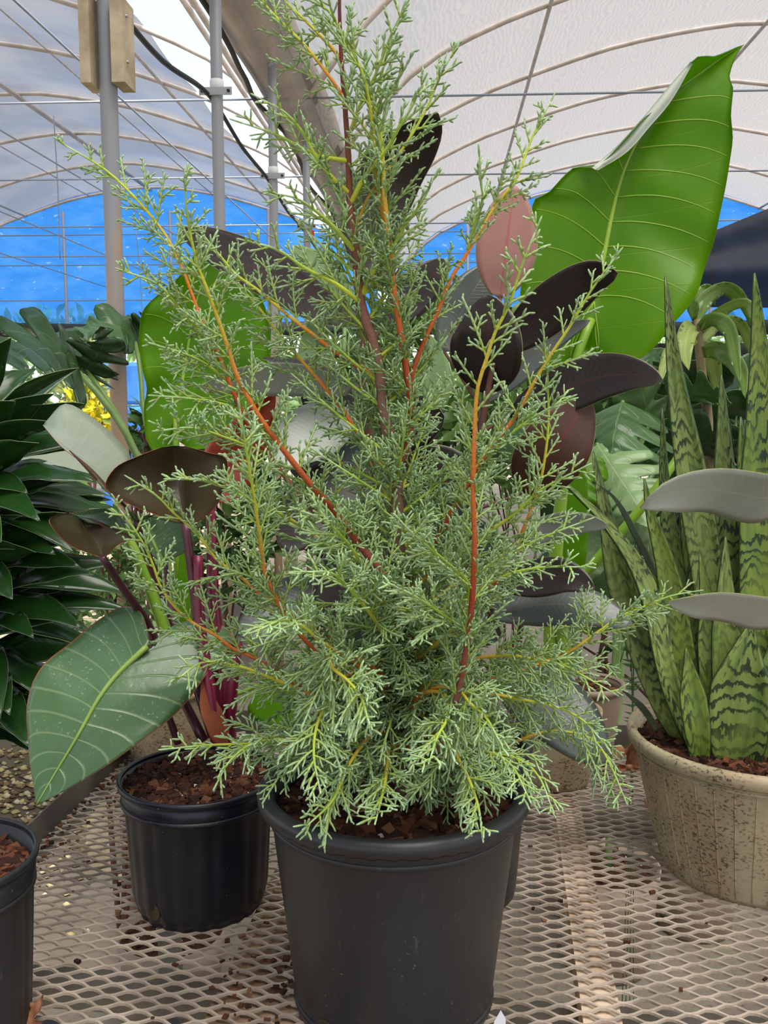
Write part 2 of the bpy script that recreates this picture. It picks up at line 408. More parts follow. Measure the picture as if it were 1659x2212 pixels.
roofL = bay(XL, 0, 33, M['film'], 'ceiling', 0.05)
def hoop(xc, y, parent, r=0.021):
    p = bayprof(30); q = np.stack([p[:, 0] + xc, np.full(len(p), y), p[:, 1] + CZ], 1)
    V, Q, T = tube(q, r, 7); mk('hoop', V, [Q, T], M['pipe'], parent)
for y in HY:
    hoop(XR, y, roofR); hoop(XL, y, roofL)
def purlin(x, z, parent, r=0.016, mat='pipe', name='purlin'):
    V, Q, T = tube(np.array([[x, Y0, z + CZ], [x, Y1, z + CZ]]), r, 7); mk(name, V, [Q, T], M[mat], parent)
for x, z in ((XR - 1.95, 2.69), (XR, 3.07), (XR + 1.95, 2.69)): purlin(x, z, roofR)
for x, z, r in ((XL, 3.06, 0.026), (XL + 1.95, 2.69, 0.014), (XL - 1.95, 2.69, 0.014), (XL + 0.95, 2.98, 0.008), (XL - 0.95, 2.98, 0.008), (XL - 2.7, 2.4, 0.008)):
    purlin(x, z, roofL, r)
for x, z in ((-1.83, 1.67), (-2.9, 1.72), (-3.9, 1.60), (-4.9, 1.55)): purlin(x, z, roofL, 0.006, 'wire', 'lengthwise_wire')
for y in (5.75, 7.75, 9.9, 12.0):
    for par, xa, xb in ((roofR, -0.85, 6.15), (roofL, -7.85, -0.85)):
        V, Q, T = tube(np.array([[xa, y, CZ + 1.67], [xb, y, CZ + 1.67]]), 0.007, 5); mk('tie_wire', V, [Q, T], M['wire'], par)
# gutter line between the bays: grey cloth draped on pipes, open sky beside it
def strip(name, pts, mat, parent, wob=0.03, seed=1):
    """a cloth strip along Y with section pts [(x, z above camera)]"""
    rg = np.random.default_rng(seed); p = cat([(a, 0, b) for a, b in pts], 10); ys = np.arange(Y0, Y1 + 0.01, 0.35); V = []
    for k, y in enumerate(ys):
        w = wob * np.sin(y * 2.3 + np.arange(len(p)) * 0.5 + seed) + rg.normal(0, wob * 0.15, len(p))
        V.append(np.stack([p[:, 0] + w * 0.6, np.full(len(p), y), p[:, 2] + CZ + w], 1))
    V = np.concatenate(V); m = len(p); i = np.arange(len(ys) - 1)[:, None] * m; j = np.arange(m - 1)[None]
    Q = np.stack([i + j, i + j + 1, i + m + j + 1, i + m + j], -1).reshape(-1, 4)
    return mk(name, V, Q, mat, parent)
strip('gutter_cloth', [(-1.04, 1.70), (-0.98, 1.66), (-0.90, 1.62), (-0.82, 1.64), (-0.74, 1.70), (-0.70, 1.80)], M['greycloth'], roofR, 0.012)
for x, z, r in ((-0.98, 1.74, 0.02), (-0.86, 1.72, 0.024), (-1.24, 1.94, 0.018), (-1.42, 2.14, 0.018)): purlin(x, z, roofL, r, 'pipe', 'gutter_pipe')
rg = np.random.default_rng(4)
ys = np.linspace(Y0, Y1, 90); rp = np.stack([-1.03 + 0.02 * np.sin(ys * 3), ys, CZ + 1.66 + 0.03 * np.sin(ys * 2.1) + rg.normal(0, 0.008, 90)], 1)
V, Q, T = tube(rp, 0.014, 6); mk('black_rope', V, [Q, T], M['rope'], roofL)

# blue end wall below the arches
def endwall(xc, zb, name):
    p = bayprof(40); V = []; rows = 14
    for k in range(rows + 1):
        t = k / rows
        V.append(np.stack([p[:, 0] + xc, np.full(len(p), Y1 + 0.02) + 0.03 * np.sin(p[:, 0] * 3 + k), CZ + zb + (p[:, 1] + 0.045 - zb) * t], 1))
    V = np.concatenate(V); m = len(p); i = np.arange(rows)[:, None] * m; j = np.arange(m - 1)[None]
    Q = np.stack([i + j, i + j + 1, i + m + j + 1, i + m + j], -1).reshape(-1, 4)
    return struct(mk(name, V, Q, M['tarp']))
wl = endwall(XL, 1.07, 'wall_back'); wr_ = endwall(XR, 1.0, 'wall_back')
for par, xs in ((wl, (-7.2, -5.75, -4.1, -2.6)), (wr_, (0.4, 2.2, 4.0))):
    for x in xs:
        V, Q, T = tube(np.array([[x, Y1 - 0.06, GZ], [x, Y1 - 0.06, CZ + 2.75]]), 0.024, 7); mk('end_post', V, [Q, T], M['wire'], par)
for par, xa, xb in ((wl, -7.8, -1.0), (wr_, -0.7, 6.1)):
    for z in (1.42, 1.95, 2.4):
        V, Q, T = tube(np.array([[xa, Y1 - 0.05, CZ + z], [xb, Y1 - 0.05, CZ + z]]), 0.009, 5); mk('end_rail', V, [Q, T], M['wire'], par)
    hp = cat([[xa, Y1 - 0.1, CZ + 1.0], [(xa + xb) / 2, Y1 - 0.1, CZ + 0.94], [xb, Y1 - 0.1, CZ + 1.0]], 20)
    V, Q, T = tube(hp, np.full(21, 0.11), 8); V[:, 1] = Y1 - 0.1 + (V[:, 1] - Y1 + 0.1) * 0.5; mk('rolled_hem', V, [Q, T], M['blackcloth'], par)
# thin wires hanging from the left roof
for px, Y, ya, yb in ((122, 9.0, 250, 560), (300, 11.0, 500, 690)):
    pts = cat(P((px - 6, ya, Y), (px + 3, (ya + yb) / 2, Y), (px + 8, yb, Y)), 12)
    V, Q, T = tube(pts, 0.005, 5); mk('hanging_wire', V, [Q, T], M['wire'], roofL)

# ------------------------------------------------------------------ posts down the gutter line
PX = -0.85
posts = [(2.55, 'grey steel post nearest the camera with two wooden blocks bolted on, rusty at its foot'),
         (3.80, 'second steel post from the camera with a clamp and white tape near its top'),
         (5.05, 'third steel post from the camera behind the tip of the long dark leaf'),
         (6.30, 'fourth steel post from the camera beside a small red tag')]
for k, (y, lab) in enumerate(posts):
    t = thing('steel_post', lab, 'post', (PX, y, GZ), 'posts along the gutter line')
    V, Q, T = tube(np.array([[PX, y, GZ], [PX, y, 0.4], [PX, y, CZ + 1.0], [PX, y, CZ + 1.74]]), 0.0225, 16); mk('pole', V, [Q, T], M['post'], t)
    if k == 0:
        for s, xx in ((-1, -0.043), (1, 0.040)):
            g = Geo(); w = 0.0135 if s < 0 else 0.0165
            z0, z1 = CZ + 0.775 + 0.0 * s, CZ + 0.985 - 0.005 * s
            g.box((PX + xx - w, y - 0.045, z0), (PX + xx + w, y + 0.045, z1)); b = g.out('wooden_block', M['lumber'], t, smooth=False)
        for z in (CZ + 0.83, CZ + 0.94):
            V, Q, T = tube(np.array([[PX + 0.050, y - 0.02, z], [PX + 0.061, y - 0.02, z]]), 0.004, 8); mk('bolt', V, [Q, T], M['clamp'], t)
    else:
        z = CZ + (1.13, 1.09, 1.05)[k - 1]
        g = Geo(); g.box((PX - 0.062, y - 0.028, z - 0.016), (PX + 0.062, y - 0.0225, z + 0.012)); g.out('clamp', M['clamp'], t, smooth=False)
        V, Q = lathe([(0.0235, -0.02), (0.0265, -0.016), (0.0265, 0.012), (0.0235, 0.016)], 16, c=(PX, y, z + 0.03)); mk('tape', V, Q, plain('white_tape', (225, 225, 225), 0.5) if k == 1 else bpy.data.materials['white_tape'], t)
        for s in (-1, 1):
            V, Q, T = tube(np.array([[PX + s * 0.05, y - 0.034, z - 0.002], [PX + s * 0.05, y - 0.02, z - 0.002]]), 0.006, 8); mk('bolt', V, [Q, T], M['rope'], t)
# black cable slung from post to post
tc = thing('slung_cable', 'black cable slung between the posts below the gutter', 'cable', (PX, 2.5, CZ + 1.0))
pts = [[PX, 2.52, CZ + 1.0]]
for y, z in ((3.8, 1.12), (5.05, 1.08), (6.3, 1.04), (9.0, 1.0)):
    y0, z0 = pts[-1][1], pts[-1][2] - CZ; pts += [[PX - 0.03, y0 + (y - y0) * 0.5, CZ + (z0 + z) / 2 - 0.02], [PX - 0.03, y, CZ + z]]
V, Q, T = tube(cat(pts, 60), 0.009, 6); mk('cable', V, [Q, T], M['rope'], tc)

# ------------------------------------------------------------------ black shade curtain at the right
def curtain(name, label, xa, xb, y, zt, zb, folds, seed, skew=0.0):
    rg = np.random.default_rng(seed); nx, nz = 40, 14; V = []
    for k in range(nz + 1):
        for i in range(nx + 1):
            a, b = i / nx, k / nz; x = xa + (xb - xa) * a; z = zb + (zt - zb + skew * a) * b
            V.append([x, y + 0.09 * sin(a * folds + b * 4 + seed) + 0.05 * sin(b * 11 + a * 5), z + 0.05 * sin(a * 3.1 + seed) * (1 - b)])
    m = nx + 1; i = np.arange(nz)[:, None] * m; j = np.arange(nx)[None]
    Q = np.stack([i + j, i + j + 1, i + m + j + 1, i + m + j], -1).reshape(-1, 4)
    o = mk(name, np.array(V), Q, M['blackcloth']); setp(o, label, 'curtain'); return o
curtain('shade_curtain', 'black shade cloth hanging in sagging folds behind the tall elephant ear leaf', 1.66, 5.5, 7.0, CZ + 1.02, CZ + 0.56, 9, 2, 1.6)
curtain('shade_curtain', 'lower dark shade cloth sheet hanging at the far right behind the corn plant', 1.4, 5.5, 8.5, CZ + 0.42, CZ - 0.3, 6, 5, 0.0)

# ------------------------------------------------------------------ bench
BR = radians(-3.5); BO = np.array([0.0, 1.3, 0.0])
Rb = np.array([[cos(BR), -sin(BR), 0], [sin(BR), cos(BR), 0], [0, 0, 1]])
def B(p): return (np.asarray(p, float) - BO) @ Rb.T + BO        # bench frame -> world
BX0, BX1, BY0, BY1 = -0.66, 1.30, 0.30, 2.00
bench = thing('mesh_bench', 'expanded steel mesh bench top with raised metal edge under the potted plants', 'bench', (0, 1.3, GZ))
LW, SW = 0.050, 0.0235
nx = int((BX1 - BX0) / (LW / 2)); ny = int((BY1 - BY0) / (SW / 2))
ii, jj = np.meshgrid(np.arange(nx), np.arange(ny), indexing='ij'); ok = (ii + jj) % 2 == 0
rg = np.random.default_rng(3)
nodes = np.stack([BX0 + np.arange(nx + 1)[:, None] * LW / 2 + np.zeros((1, ny + 2)), BY0 + np.arange(-1, ny + 1)[None] * SW / 2 + np.zeros((nx + 1, 1)),
                  np.zeros((nx + 1, ny + 2))], -1)
i0, j0 = ii[ok], jj[ok] + 1
segs = []
for dj in (1, -1):
    a = nodes[i0, j0]; b = nodes[np.minimum(i0 + 1, nx), np.clip(j0 + dj, 0, ny + 1)]; segs.append((a, b, dj))
Vs, Qs = [], []; n0 = 0
for a, b, dj in segs:
    # each strand bows: flat at the bonds, tilted in between
    k = len(a); t = np.array([0.0, 0.14, 0.30, 0.70, 0.86, 1.0]); L = []
    e = np.array([0.06, 0.10, 0.90, 0.94])
    s = np.array([0, 0.25, 0.75, 1.0]); yy = np.array([0.0, 0.12, 0.88, 1.0])
    hw = 0.0020; rings = []
    for q in range(4):
        c = a + (b - a) * np.array([s[q], yy[q], 0]); up = 0.0012 * dj * (1 if q in (1, 2) else 0)
        for (dy, dz) in ((-hw, -0.0034), (hw, -0.0034), (hw, 0.0), (-hw, 0.0)):
            rings.append(c + np.array([0, dy, dz]) + np.array([0, 0, up * 0.6]))
    V = np.stack(rings, 1)                               # k,16,3
    base = n0 + np.arange(k)[:, None, None] * 16
    q = np.array([[r * 4 + c, r * 4 + (c + 1) % 4, r * 4 + 4 + (c + 1) % 4, r * 4 + 4 + c] for r in range(3) for c in range(4)])[None]
    Vs.append(V.reshape(-1, 3)); Qs.append((base + q).reshape(-1, 4)); n0 += k * 16
mk('mesh_top', B(np.concatenate(Vs)), np.concatenate(Qs), M['mesh'], bench, smooth=False)
def bbox(lo, hi, name, mat):
    g = Geo(); g.box(lo, hi); g.v[0] = B(g.v[0]); return g.out(name, mat, bench, smooth=False)
bbox((BX0 - 0.003, BY0, -0.02), (BX0, BY1, 0.045), 'edge_lip', M['lip']); bbox((BX0, BY0, -0.006), (BX0 + 0.03, BY1, -0.0035), 'edge_lip', M['lip'])
bbox((BX0, BY1, -0.02), (BX1, BY1 + 0.003, 0.045), 'edge_lip', M['lip'])
bbox((BX1, BY0, -0.02), (BX1 + 0.003, BY1, 0.045), 'edge_lip', M['lip'])
xb = on(1313, 2200, -0.01); bx = ((xb - BO) @ Rb + BO)[0]
bbox((bx - 0.030, BY0, -0.05), (bx + 0.016, BY1, -0.008), 'beam', M['beam'])
bbox((-0.26, BY0, -0.05), (-0.135, BY1, -0.010), 'board', M['board'])
bbox((-0.09, BY0, -0.05), (-0.05, BY1, -0.012), 'beam', M['beam'])
for x in (BX0 + 0.05, BX1 - 0.05):
    for y in (BY0 + 0.1, BY1 - 0.1):
        bbox((x - 0.02, y - 0.02, GZ), (x + 0.02, y + 0.02, -0.02), 'leg', M['lip'])
for y in (0.55, 1.15, 1.75): bbox((BX0, y, -0.085), (BX1, y + 0.04, -0.05), 'crossbar', M['lip'])
# ================================================================== pots and soil
def plastic(name, c, c2, rough=0.42, scuff=0.5):
    m = N(name); ob = m.obj()
    col = m.mix(m.step(m.noise(m.scl(ob, (1, 1, 0.35)), 9.0, 5.0), 0.35, 0.7), lin(c), lin(c2))
    sc = m.math('MULTIPLY', m.step(m.noise(m.scl(ob, (30, 30, 7)), 4.0, 6.0, 0.7), 0.60, 0.74), scuff)
    col = m.mix(sc, col, lin((118, 116, 112)))
    sp = m.math('MULTIPLY', m.step(m.noise(ob, 230.0, 1.0), 0.73, 0.77), m.step(m.noise(ob, 12.0, 2.0), 0.5, 0.6))
    col = m.mix(m.math('MULTIPLY', sp, 0.4), col, lin((150, 146, 140)))
    return m.done(m.bsdf(col, rough, 0.5, 0, m.noise(ob, 90.0, 3.0), 0.08, 0.002))
M['black'] = plastic('black_plastic', (33, 34, 37), (43, 43, 46), 0.42, 0.22)
M['navy'] = plastic('blue_black_plastic', (17, 19, 30), (22, 23, 33), 0.36, 0.05)
def tanpot():
    m = N('speckled_tan_plastic'); ob = m.obj()
    col = m.mix(m.step(m.noise(ob, 7.0, 4.0), 0.35, 0.65), lin((186, 172, 140)), lin((170, 140, 110)))
    col = m.mix(m.math('MULTIPLY', m.step(m.noise(ob, 11.0, 3.0), 0.5, 0.65), 0.5), col, lin((150, 150, 118)))
    sp = m.step(m.noise(m.scl(ob, (1, 1, 1.6)), 170.0, 3.0), 0.53, 0.62); pt = m.step(m.noise(ob, 14.0, 5.0), 0.32, 0.56)
    col = m.mix(m.math('MULTIPLY', m.math('MULTIPLY', sp, pt), 0.85), col, lin((74, 68, 50)))
    return m.done(m.bsdf(col, 0.5, 0.4, 0, m.noise(ob, 70.0, 3.0), 0.12, 0.002))
M['tan'] = tanpot()
M['taupe'] = plain('taupe_plastic', (150, 130, 112), 0.5, (134, 114, 98), 6.0)
M['soil'] = plain('bark_soil', (70, 42, 31), 0.95, (48, 28, 20), 60.0, bstr=0.6, spec=0.2)
M['chip'] = vcol('bark_chip', 0.85, 150.0, 0.4, spec=0.25)
M['hole'] = plain('drain_hole_soil', (74, 58, 34), 0.95, (40, 30, 18), 90.0)

def make_pot(parent, c, prof_out, mat, wall=0.004, n=96, flutes=0, fl=0.0, seams=0, rim_wave=0.0, fl_from=0):
    """lathe with an inner skin; prof_out [(r, z)] from the foot to the rim top"""
    k = len(prof_out); inner = [(r - wall, z) for r, z in prof_out[::-1]]
    full = [(0.001, prof_out[0][1] + 0.002)] + list(prof_out) + inner + [(0.001, prof_out[0][1] + 0.006)]
    def mod(a, i):
        f = np.ones_like(a)
        if flutes and 1 <= i <= k - fl_from: f = f + fl * np.abs(np.sin(a * flutes / 2)) ** 0.5 - fl
        return f
    V, Q = lathe(full, n, mod, c); return mk('pot', V, Q, mat, parent)
def rim_ring(parent, c, r, z, mat, prof_, wave=0.0, name='rim', n=128):
    V, Q = lathe([(r + a, z + b) for a, b in prof_ + [prof_[0]]], n, None, c)
    if wave:
        a = np.arctan2(V[:, 1] - c[1], V[:, 0] - c[0]); low = V[:, 2] < c[2] + z - 0.005
        V[:, 2] += np.where(low, wave * np.sin(a * 46), 0)
    return mk(name, V, Q, mat, parent)
BROWNS = np.array([lin(x) for x in ((96, 56, 40), (80, 46, 34), (60, 34, 26), (112, 66, 44), (70, 40, 30), (50, 30, 24), (126, 84, 58))])
def soil(parent, c, r, z, seed, n=700, size=0.007, perlite=18, dome=0.004, red=0.0):
    rg = np.random.default_rng(seed); cc = (c[0], c[1], c[2] + z)
    V, Q, T = disc(r, 48, cc, seed, 0.0015, dome); s = mk('soil', V, [np.array(Q), np.array(T)], M['soil'], parent)
    g = Geo()
    for k in range(n + perlite):
        q = sqrt(rg.uniform()) * (r - size * 1.3); a = rg.uniform(0, 2 * pi); pe = k >= n
        sz = size * rg.uniform(0.4, 1.5) * (1 if not pe else 0.22)
        ex = np.array([sz, sz * rg.uniform(0.3, 0.8), sz * rg.uniform(0.12, 0.4)]) if not pe else np.array([sz, sz, sz])
        A = np.linalg.qr(rg.normal(size=(3, 3)))[0] if pe else None
        if A is None:
            b = rg.uniform(0, 2 * pi); t1, t2 = rg.normal(0, 0.35, 2)
            A = np.array([[cos(b), -sin(b), 0], [sin(b), cos(b), 0], [0, 0, 1]]) @ np.array([[1, 0, 0], [0, cos(t1), -sin(t1)], [0, sin(t1), cos(t1)]]) @ np.array([[cos(t2), 0, sin(t2)], [0, 1, 0], [-sin(t2), 0, cos(t2)]])
        p = np.array([cc[0] + q * cos(a), cc[1] + q * sin(a), cc[2] + dome * (1 - (q / r) ** 2) + 0.0015])
        col = lin((205, 198, 188)) if pe else BROWNS[rg.integers(len(BROWNS))] * rg.uniform(0.5, 0.95)
        g.box(-ex, ex, (A, p), c=col)
    g.out('bark_chips', M['chip'], s, smooth=False, kind='stuff'); return s
def drain(parent, c, r, z, ang, mat, w=0.012, h=0.016):
    a = np.linspace(0, 2 * pi, 13)[:-1]; d = np.array([cos(ang), sin(ang), 0]); s = np.array([-sin(ang), cos(ang), 0])
    p = np.array(c) + d * r + np.array([0, 0, z])
    ring = p + np.cos(a)[:, None] * w * s + np.sin(a)[:, None] * h * np.array([0, 0, 1.0])
    V = np.concatenate([ring, ring - d * 0.006]); n = 12; j = np.arange(n); k = (j + 1) % n
    Q = np.stack([j, k, k + n, j + n], 1); g = Geo(); g.add(V, Q); g.add(np.concatenate([[p + d * 0.0005], ring + d * 0.0005]), None, np.stack([np.zeros(n, int), j + 1, k + 1], 1))
    return g.out('drain_hole', mat, parent)

# ================================================================== conifer
FP = on(851, 1690, 0.27); PC = np.array([FP[0], FP[1], 0.0])          # foot of the front pot
PR = 284 * np.linalg.norm(FP - CAM) / F * 0.985
cyp = thing('potted_cypress', 'blue-green cypress conifer with orange shoots in the big black pot at the front', 'potted conifer', PC)
make_pot(cyp, PC, [(PR * 0.735, 0.0), (PR * 0.745, 0.012), (PR * 0.80, 0.09), (PR * 0.86, 0.17), (PR * 0.905, 0.232), (PR * 0.915, 0.236), (PR * 0.925, 0.240), (PR * 0.945, 0.262)], M['black'], 0.005)
rim_ring(cyp, PC, PR, 0.262, M['black'], [(-0.018, 0.002), (-0.014, 0.007), (-0.006, 0.009), (0.0, 0.006), (0.002, 0.0), (0.001, -0.008), (-0.003, -0.012), (-0.008, -0.006)], 0.0012)
rim_ring(cyp, PC, PR * 0.918, 0.236, M['black'], [(-0.004, 0.004), (0.001, 0.003), (0.002, 0.0), (0.001, -0.003), (-0.004, -0.004)], name='ring')
rim_ring(cyp, PC, PR * 0.742, 0.010, M['black'], [(-0.004, 0.006), (0.002, 0.004), (0.003, 0.0), (0.001, -0.008), (-0.004, -0.008)], name='foot_ring')
for a in (-2.2, -0.95, 0.4, 2.6):
    drain(cyp, PC, PR * 0.757, 0.018, a, M['hole'], 0.014, 0.012)
soil(cyp, PC, PR * 0.90, 0.238, 11, 900, 0.008, 20)

TY = PC[1]                       # distance of the trunk
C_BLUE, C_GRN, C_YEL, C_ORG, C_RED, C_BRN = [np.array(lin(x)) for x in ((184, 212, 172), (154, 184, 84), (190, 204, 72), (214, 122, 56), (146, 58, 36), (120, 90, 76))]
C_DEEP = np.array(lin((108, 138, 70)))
M['twig'] = vcol('cypress_scale', 0.62, 700.0, 0.5, transl=0.12, spec=0.25, jitter=0.16)
M['bark'] = vcol('cypress_bark', 0.8, 260.0, 0.9, spec=0.25, jitter=0.36)
def ramp(s, stops):
    xs = [a for a, _ in stops]; cs = np.array([b for _, b in stops])
    return np.stack([np.interp(s, xs, cs[:, k]) for k in range(3)], -1)
class Cords:
    """short scaly shoots, vectorised: four-sided tapering sticks with a bend"""
    def __init__(s): s.a = []; s.b = []; s.c = []; s.r = []; s.c0 = []; s.c1 = []
    def add(s, a, b, c, r, c0, c1):
        s.a.append(a); s.b.append(b); s.c.append(c); s.r.append(r); s.c0.append(c0); s.c1.append(c1)
    def mesh(s):
        a, b, c = (np.concatenate(x) for x in (s.a, s.b, s.c)); r = np.concatenate(s.r)[:, None]; c0 = np.concatenate(s.c0); c1 = np.concatenate(s.c1)
        n = len(a); T = nrm(c - a); ref = np.where(np.abs(T[:, 2:3]) < 0.9, np.array([[0, 0, 1.0]]), np.array([[1.0, 0, 0]]))
        X = nrm(np.cross(T, ref)); Yv = np.cross(T, X); rings = []; cols = []
        for t, f in ((0.0, 0.75), (0.5, 1.0), (0.88, 0.8)):
            p = a * (1 - t) ** 2 + 2 * b * t * (1 - t) + c * t * t
            for k in range(4):
                th = k * pi / 2 + t; rings.append(p + r * f * (X * cos(th) + Yv * sin(th))); cols.append(c0 * (1 - t) + c1 * t)
        rings.append(c); cols.append(c1)
        V = np.stack(rings, 1); C = np.stack(cols, 1); base = np.arange(n)[:, None, None] * 13
        q = np.array([[i * 4 + k, i * 4 + (k + 1) % 4, i * 4 + 4 + (k + 1) % 4, i * 4 + 4 + k] for i in range(2) for k in range(4)])[None]
        t = np.array([[8 + k, 8 + (k + 1) % 4, 12] for k in range(4)])[None]
        return V.reshape(-1, 3), (base + q).reshape(-1, 4), (base + t).reshape(-1, 3), C.reshape(-1, 3)
rgc = np.random.default_rng(21)
AIRY = [1.0]        # cord spacing factor, wider on the open top shoots
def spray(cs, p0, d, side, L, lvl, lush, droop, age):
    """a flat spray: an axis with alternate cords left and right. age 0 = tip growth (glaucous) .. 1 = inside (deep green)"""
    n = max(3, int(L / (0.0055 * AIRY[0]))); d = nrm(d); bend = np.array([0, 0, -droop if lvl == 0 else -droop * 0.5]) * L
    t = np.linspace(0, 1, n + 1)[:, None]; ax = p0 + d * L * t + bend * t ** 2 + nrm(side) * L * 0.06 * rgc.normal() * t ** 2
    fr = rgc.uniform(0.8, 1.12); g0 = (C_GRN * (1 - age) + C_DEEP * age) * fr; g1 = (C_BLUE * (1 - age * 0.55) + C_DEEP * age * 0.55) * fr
    y0 = C_YEL * 0.55 + g0 * 0.45
    tl = t[:, 0]
    ca = y0 * (1 - tl[:, None]) + g1 * tl[:, None]
    r = (0.00145 if lvl == 0 else 0.0013) * (1 + 0.25 * (AIRY[0] - 1))
    cs.add(ax[:-1], (ax[:-1] + ax[1:]) / 2, ax[1:] + (ax[1:] - ax[:-1]) * 0.25, np.full(n, r), ca[:-1], ca[1:])
    T = tangents(ax)
    s = np.where(np.arange(1, n + 1) % 2 == 0, 1.0, -1.0)[:, None]
    sd = nrm(side[None] - T[1:] * np.sum(T[1:] * side, 1, keepdims=True)); up = np.cross(T[1:], sd)
    ang = np.radians(rgc.uniform(30, 52, n))[:, None]
    dd = nrm(T[1:] * np.cos(ang) + s * sd * np.sin(ang) + up * rgc.normal(0, 0.30, (n, 1)))
    ln = (0.0075 + lush * 0.0105 * np.sin(pi * np.clip(tl[1:] * 0.8 + 0.12, 0, 1))) * rgc.uniform(0.7, 1.25, n) * (1 - 0.45 * tl[1:])
    a = ax[1:]; e = a + dd * ln[:, None] + T[1:] * ln[:, None] * 0.18
    b = a + dd * ln[:, None] * 0.55 
    cs.add(a, b, e, rgc.uniform(0.00105, 0.00135, n), np.repeat(g0[None], n, 0), np.repeat(g1[None], n, 0) * rgc.uniform(0.88, 1.12, (n, 1)))
    if lvl == 0 and L > 0.038:
        for k in range(1, n - 2, 3):
            spray(cs, ax[k], nrm(T[k] * 0.8 + sd[k] * s[k] * 0.62 + np.array([0, 0, rgc.normal(0, 0.15)])), np.cross(dd[k], up[k]) * 0 + nrm(np.cross(up[k], dd[k])),
                  min(0.030, L * 0.42 * (1 - 0.5 * k / n)) * rgc.uniform(0.7, 1.2), 1, lush, droop, age)
nb = [0, 0]
STEM = [(0.0, C_BLUE), (0.03, C_GRN), (0.07, C_YEL * 0.95), (0.13, C_YEL * 0.6 + C_ORG * 0.4), (0.20, C_ORG), (0.29, C_ORG * 0.35 + C_RED * 0.65), (0.36, C_RED), (0.5, C_BRN * 0.8)]
def branch(pts, r_base=0.0030, r_tip=0.0011, lush=0.8, droop=0.0, wood=1.0, dens=1.0, tw=1.0, bare=9.0, inside=0.0, axis=True, nofol_base=0.0):
    """pts base -> tip, (n,3)"""
    p = cat(pts, 40); seg = np.linalg.norm(np.diff(p, axis=0), axis=1); s = np.concatenate([[0], np.cumsum(seg)]); Lb = s[-1]
    dt = Lb - s                                        # distance from the tip
    st = ramp(dt * wood, STEM); rad = np.interp(dt, [0, 0.02, Lb], [r_tip * 0.6, r_tip, r_base])
    g = Geo(); V, Q, T = tube(p, rad, 7); C = np.concatenate([np.repeat(st, 7, 0), st[[0, -1]]]) * RNG.uniform(0.9, 1.1, (1, 1))
    br = mk('branch', V, [Q, T], M['bark'], cyp, col=C)
    cs = Cords(); T = tangents(p); nb[0] += 1
    view = nrm(p[0] - CAM); N0 = nrm(rgc.normal(size=3) * 0.55 - view * 0.9)
    x = nofol_base + 0.006; k = 0
    while x < Lb - 0.004:
        i = min(np.searchsorted(s, x), len(p) - 1); d = Lb - x; sg = 1 if k % 2 else -1
        tp = T[i]; sd = nrm(np.cross(N0 + rgc.normal(size=3) * 0.35, tp)); a = radians(rgc.uniform(30, 55))
        lift = np.array([0, 0, 0.22 * (1 - droop * 2)])
        dirv = nrm(tp * cos(a) + sg * sd * sin(a) + lift * 0.5 + rgc.normal(size=3) * 0.16)
        L = (0.010 + min(0.062, 0.42 * d)) * rgc.uniform(0.55, 1.12) * tw
        if d > bare: L *= 0.55
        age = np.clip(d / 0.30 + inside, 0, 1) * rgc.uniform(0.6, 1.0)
        spray(cs, p[i], dirv, nrm(np.cross(N0 + rgc.normal(size=3) * 0.3, dirv)), L, 0, lush, droop, age)
        x += (0.0085 if d < 0.12 else 0.0125) / dens * AIRY[0] * rgc.uniform(0.7, 1.4); k += 1
    e = p[-1]; tt = T[-1]
    cs.add(e[None] - tt * 0.004, e[None], e[None] + tt * 0.011, np.array([0.0013]), C_GRN[None], C_BLUE[None])
    V, Q, Tt, C = cs.mesh(); nb[1] += len(Q) * 2 + len(Tt)
    mk('foliage', V, [Q, Tt], M['twig'], br, col=C, kind='stuff')
def pxb(tipdY, pts, baseY=0.0, **k):
    """traced shoot: pixel points tip -> base, tip lies tipdY from the trunk plane (negative = nearer)"""
    a = np.array(pts, float)[::-1]; d = np.concatenate([[0], np.cumsum(np.linalg.norm(np.diff(a, axis=0), axis=1))]); d /= d[-1]
    branch(np.array([at(x, y, TY + baseY + (tipdY - baseY) * t) for (x, y), t in zip(a, d)]), **k)
# trunk
trk = [(733, -160, 0), (733, 0, 0), (737, 120, 0), (745, 230, 0), (752, 330, 0), (757, 450, 0), (772, 586, 0), (781, 661, 0), (805, 736, 0), (820, 812, 0), (832, 900, 0), (853, 1010, 0), (857, 1100, 0), (862, 1300, 0), (868, 1500, 0), (872, 1725, 0)]
tp_ = cat(np.array([at(x, y, TY) for x, y, _ in trk])[::-1], 70); uu = np.linspace(0, 1, 71)
rr = np.interp(uu, [0, 0.2, 0.38, 0.6, 0.8, 1.0], [0.0105, 0.0092, 0.0085, 0.0055, 0.0028, 0.0014]) * (1 + 0.06 * np.sin(uu * 300))
tc_ = ramp(uu, [(0, C_BRN), (0.5, C_BRN * 1.05), (0.72, C_BRN * 0.6 + C_RED * 0.4), (0.9, np.array(lin((104, 48, 52))))])
V, Q, T = tube(tp_, rr, 9); mk('trunk', V, [Q, T], M['bark'], cyp, col=np.concatenate([np.repeat(tc_, 9, 0), tc_[[0, -1]]]))
AIRY[0] = 1.12
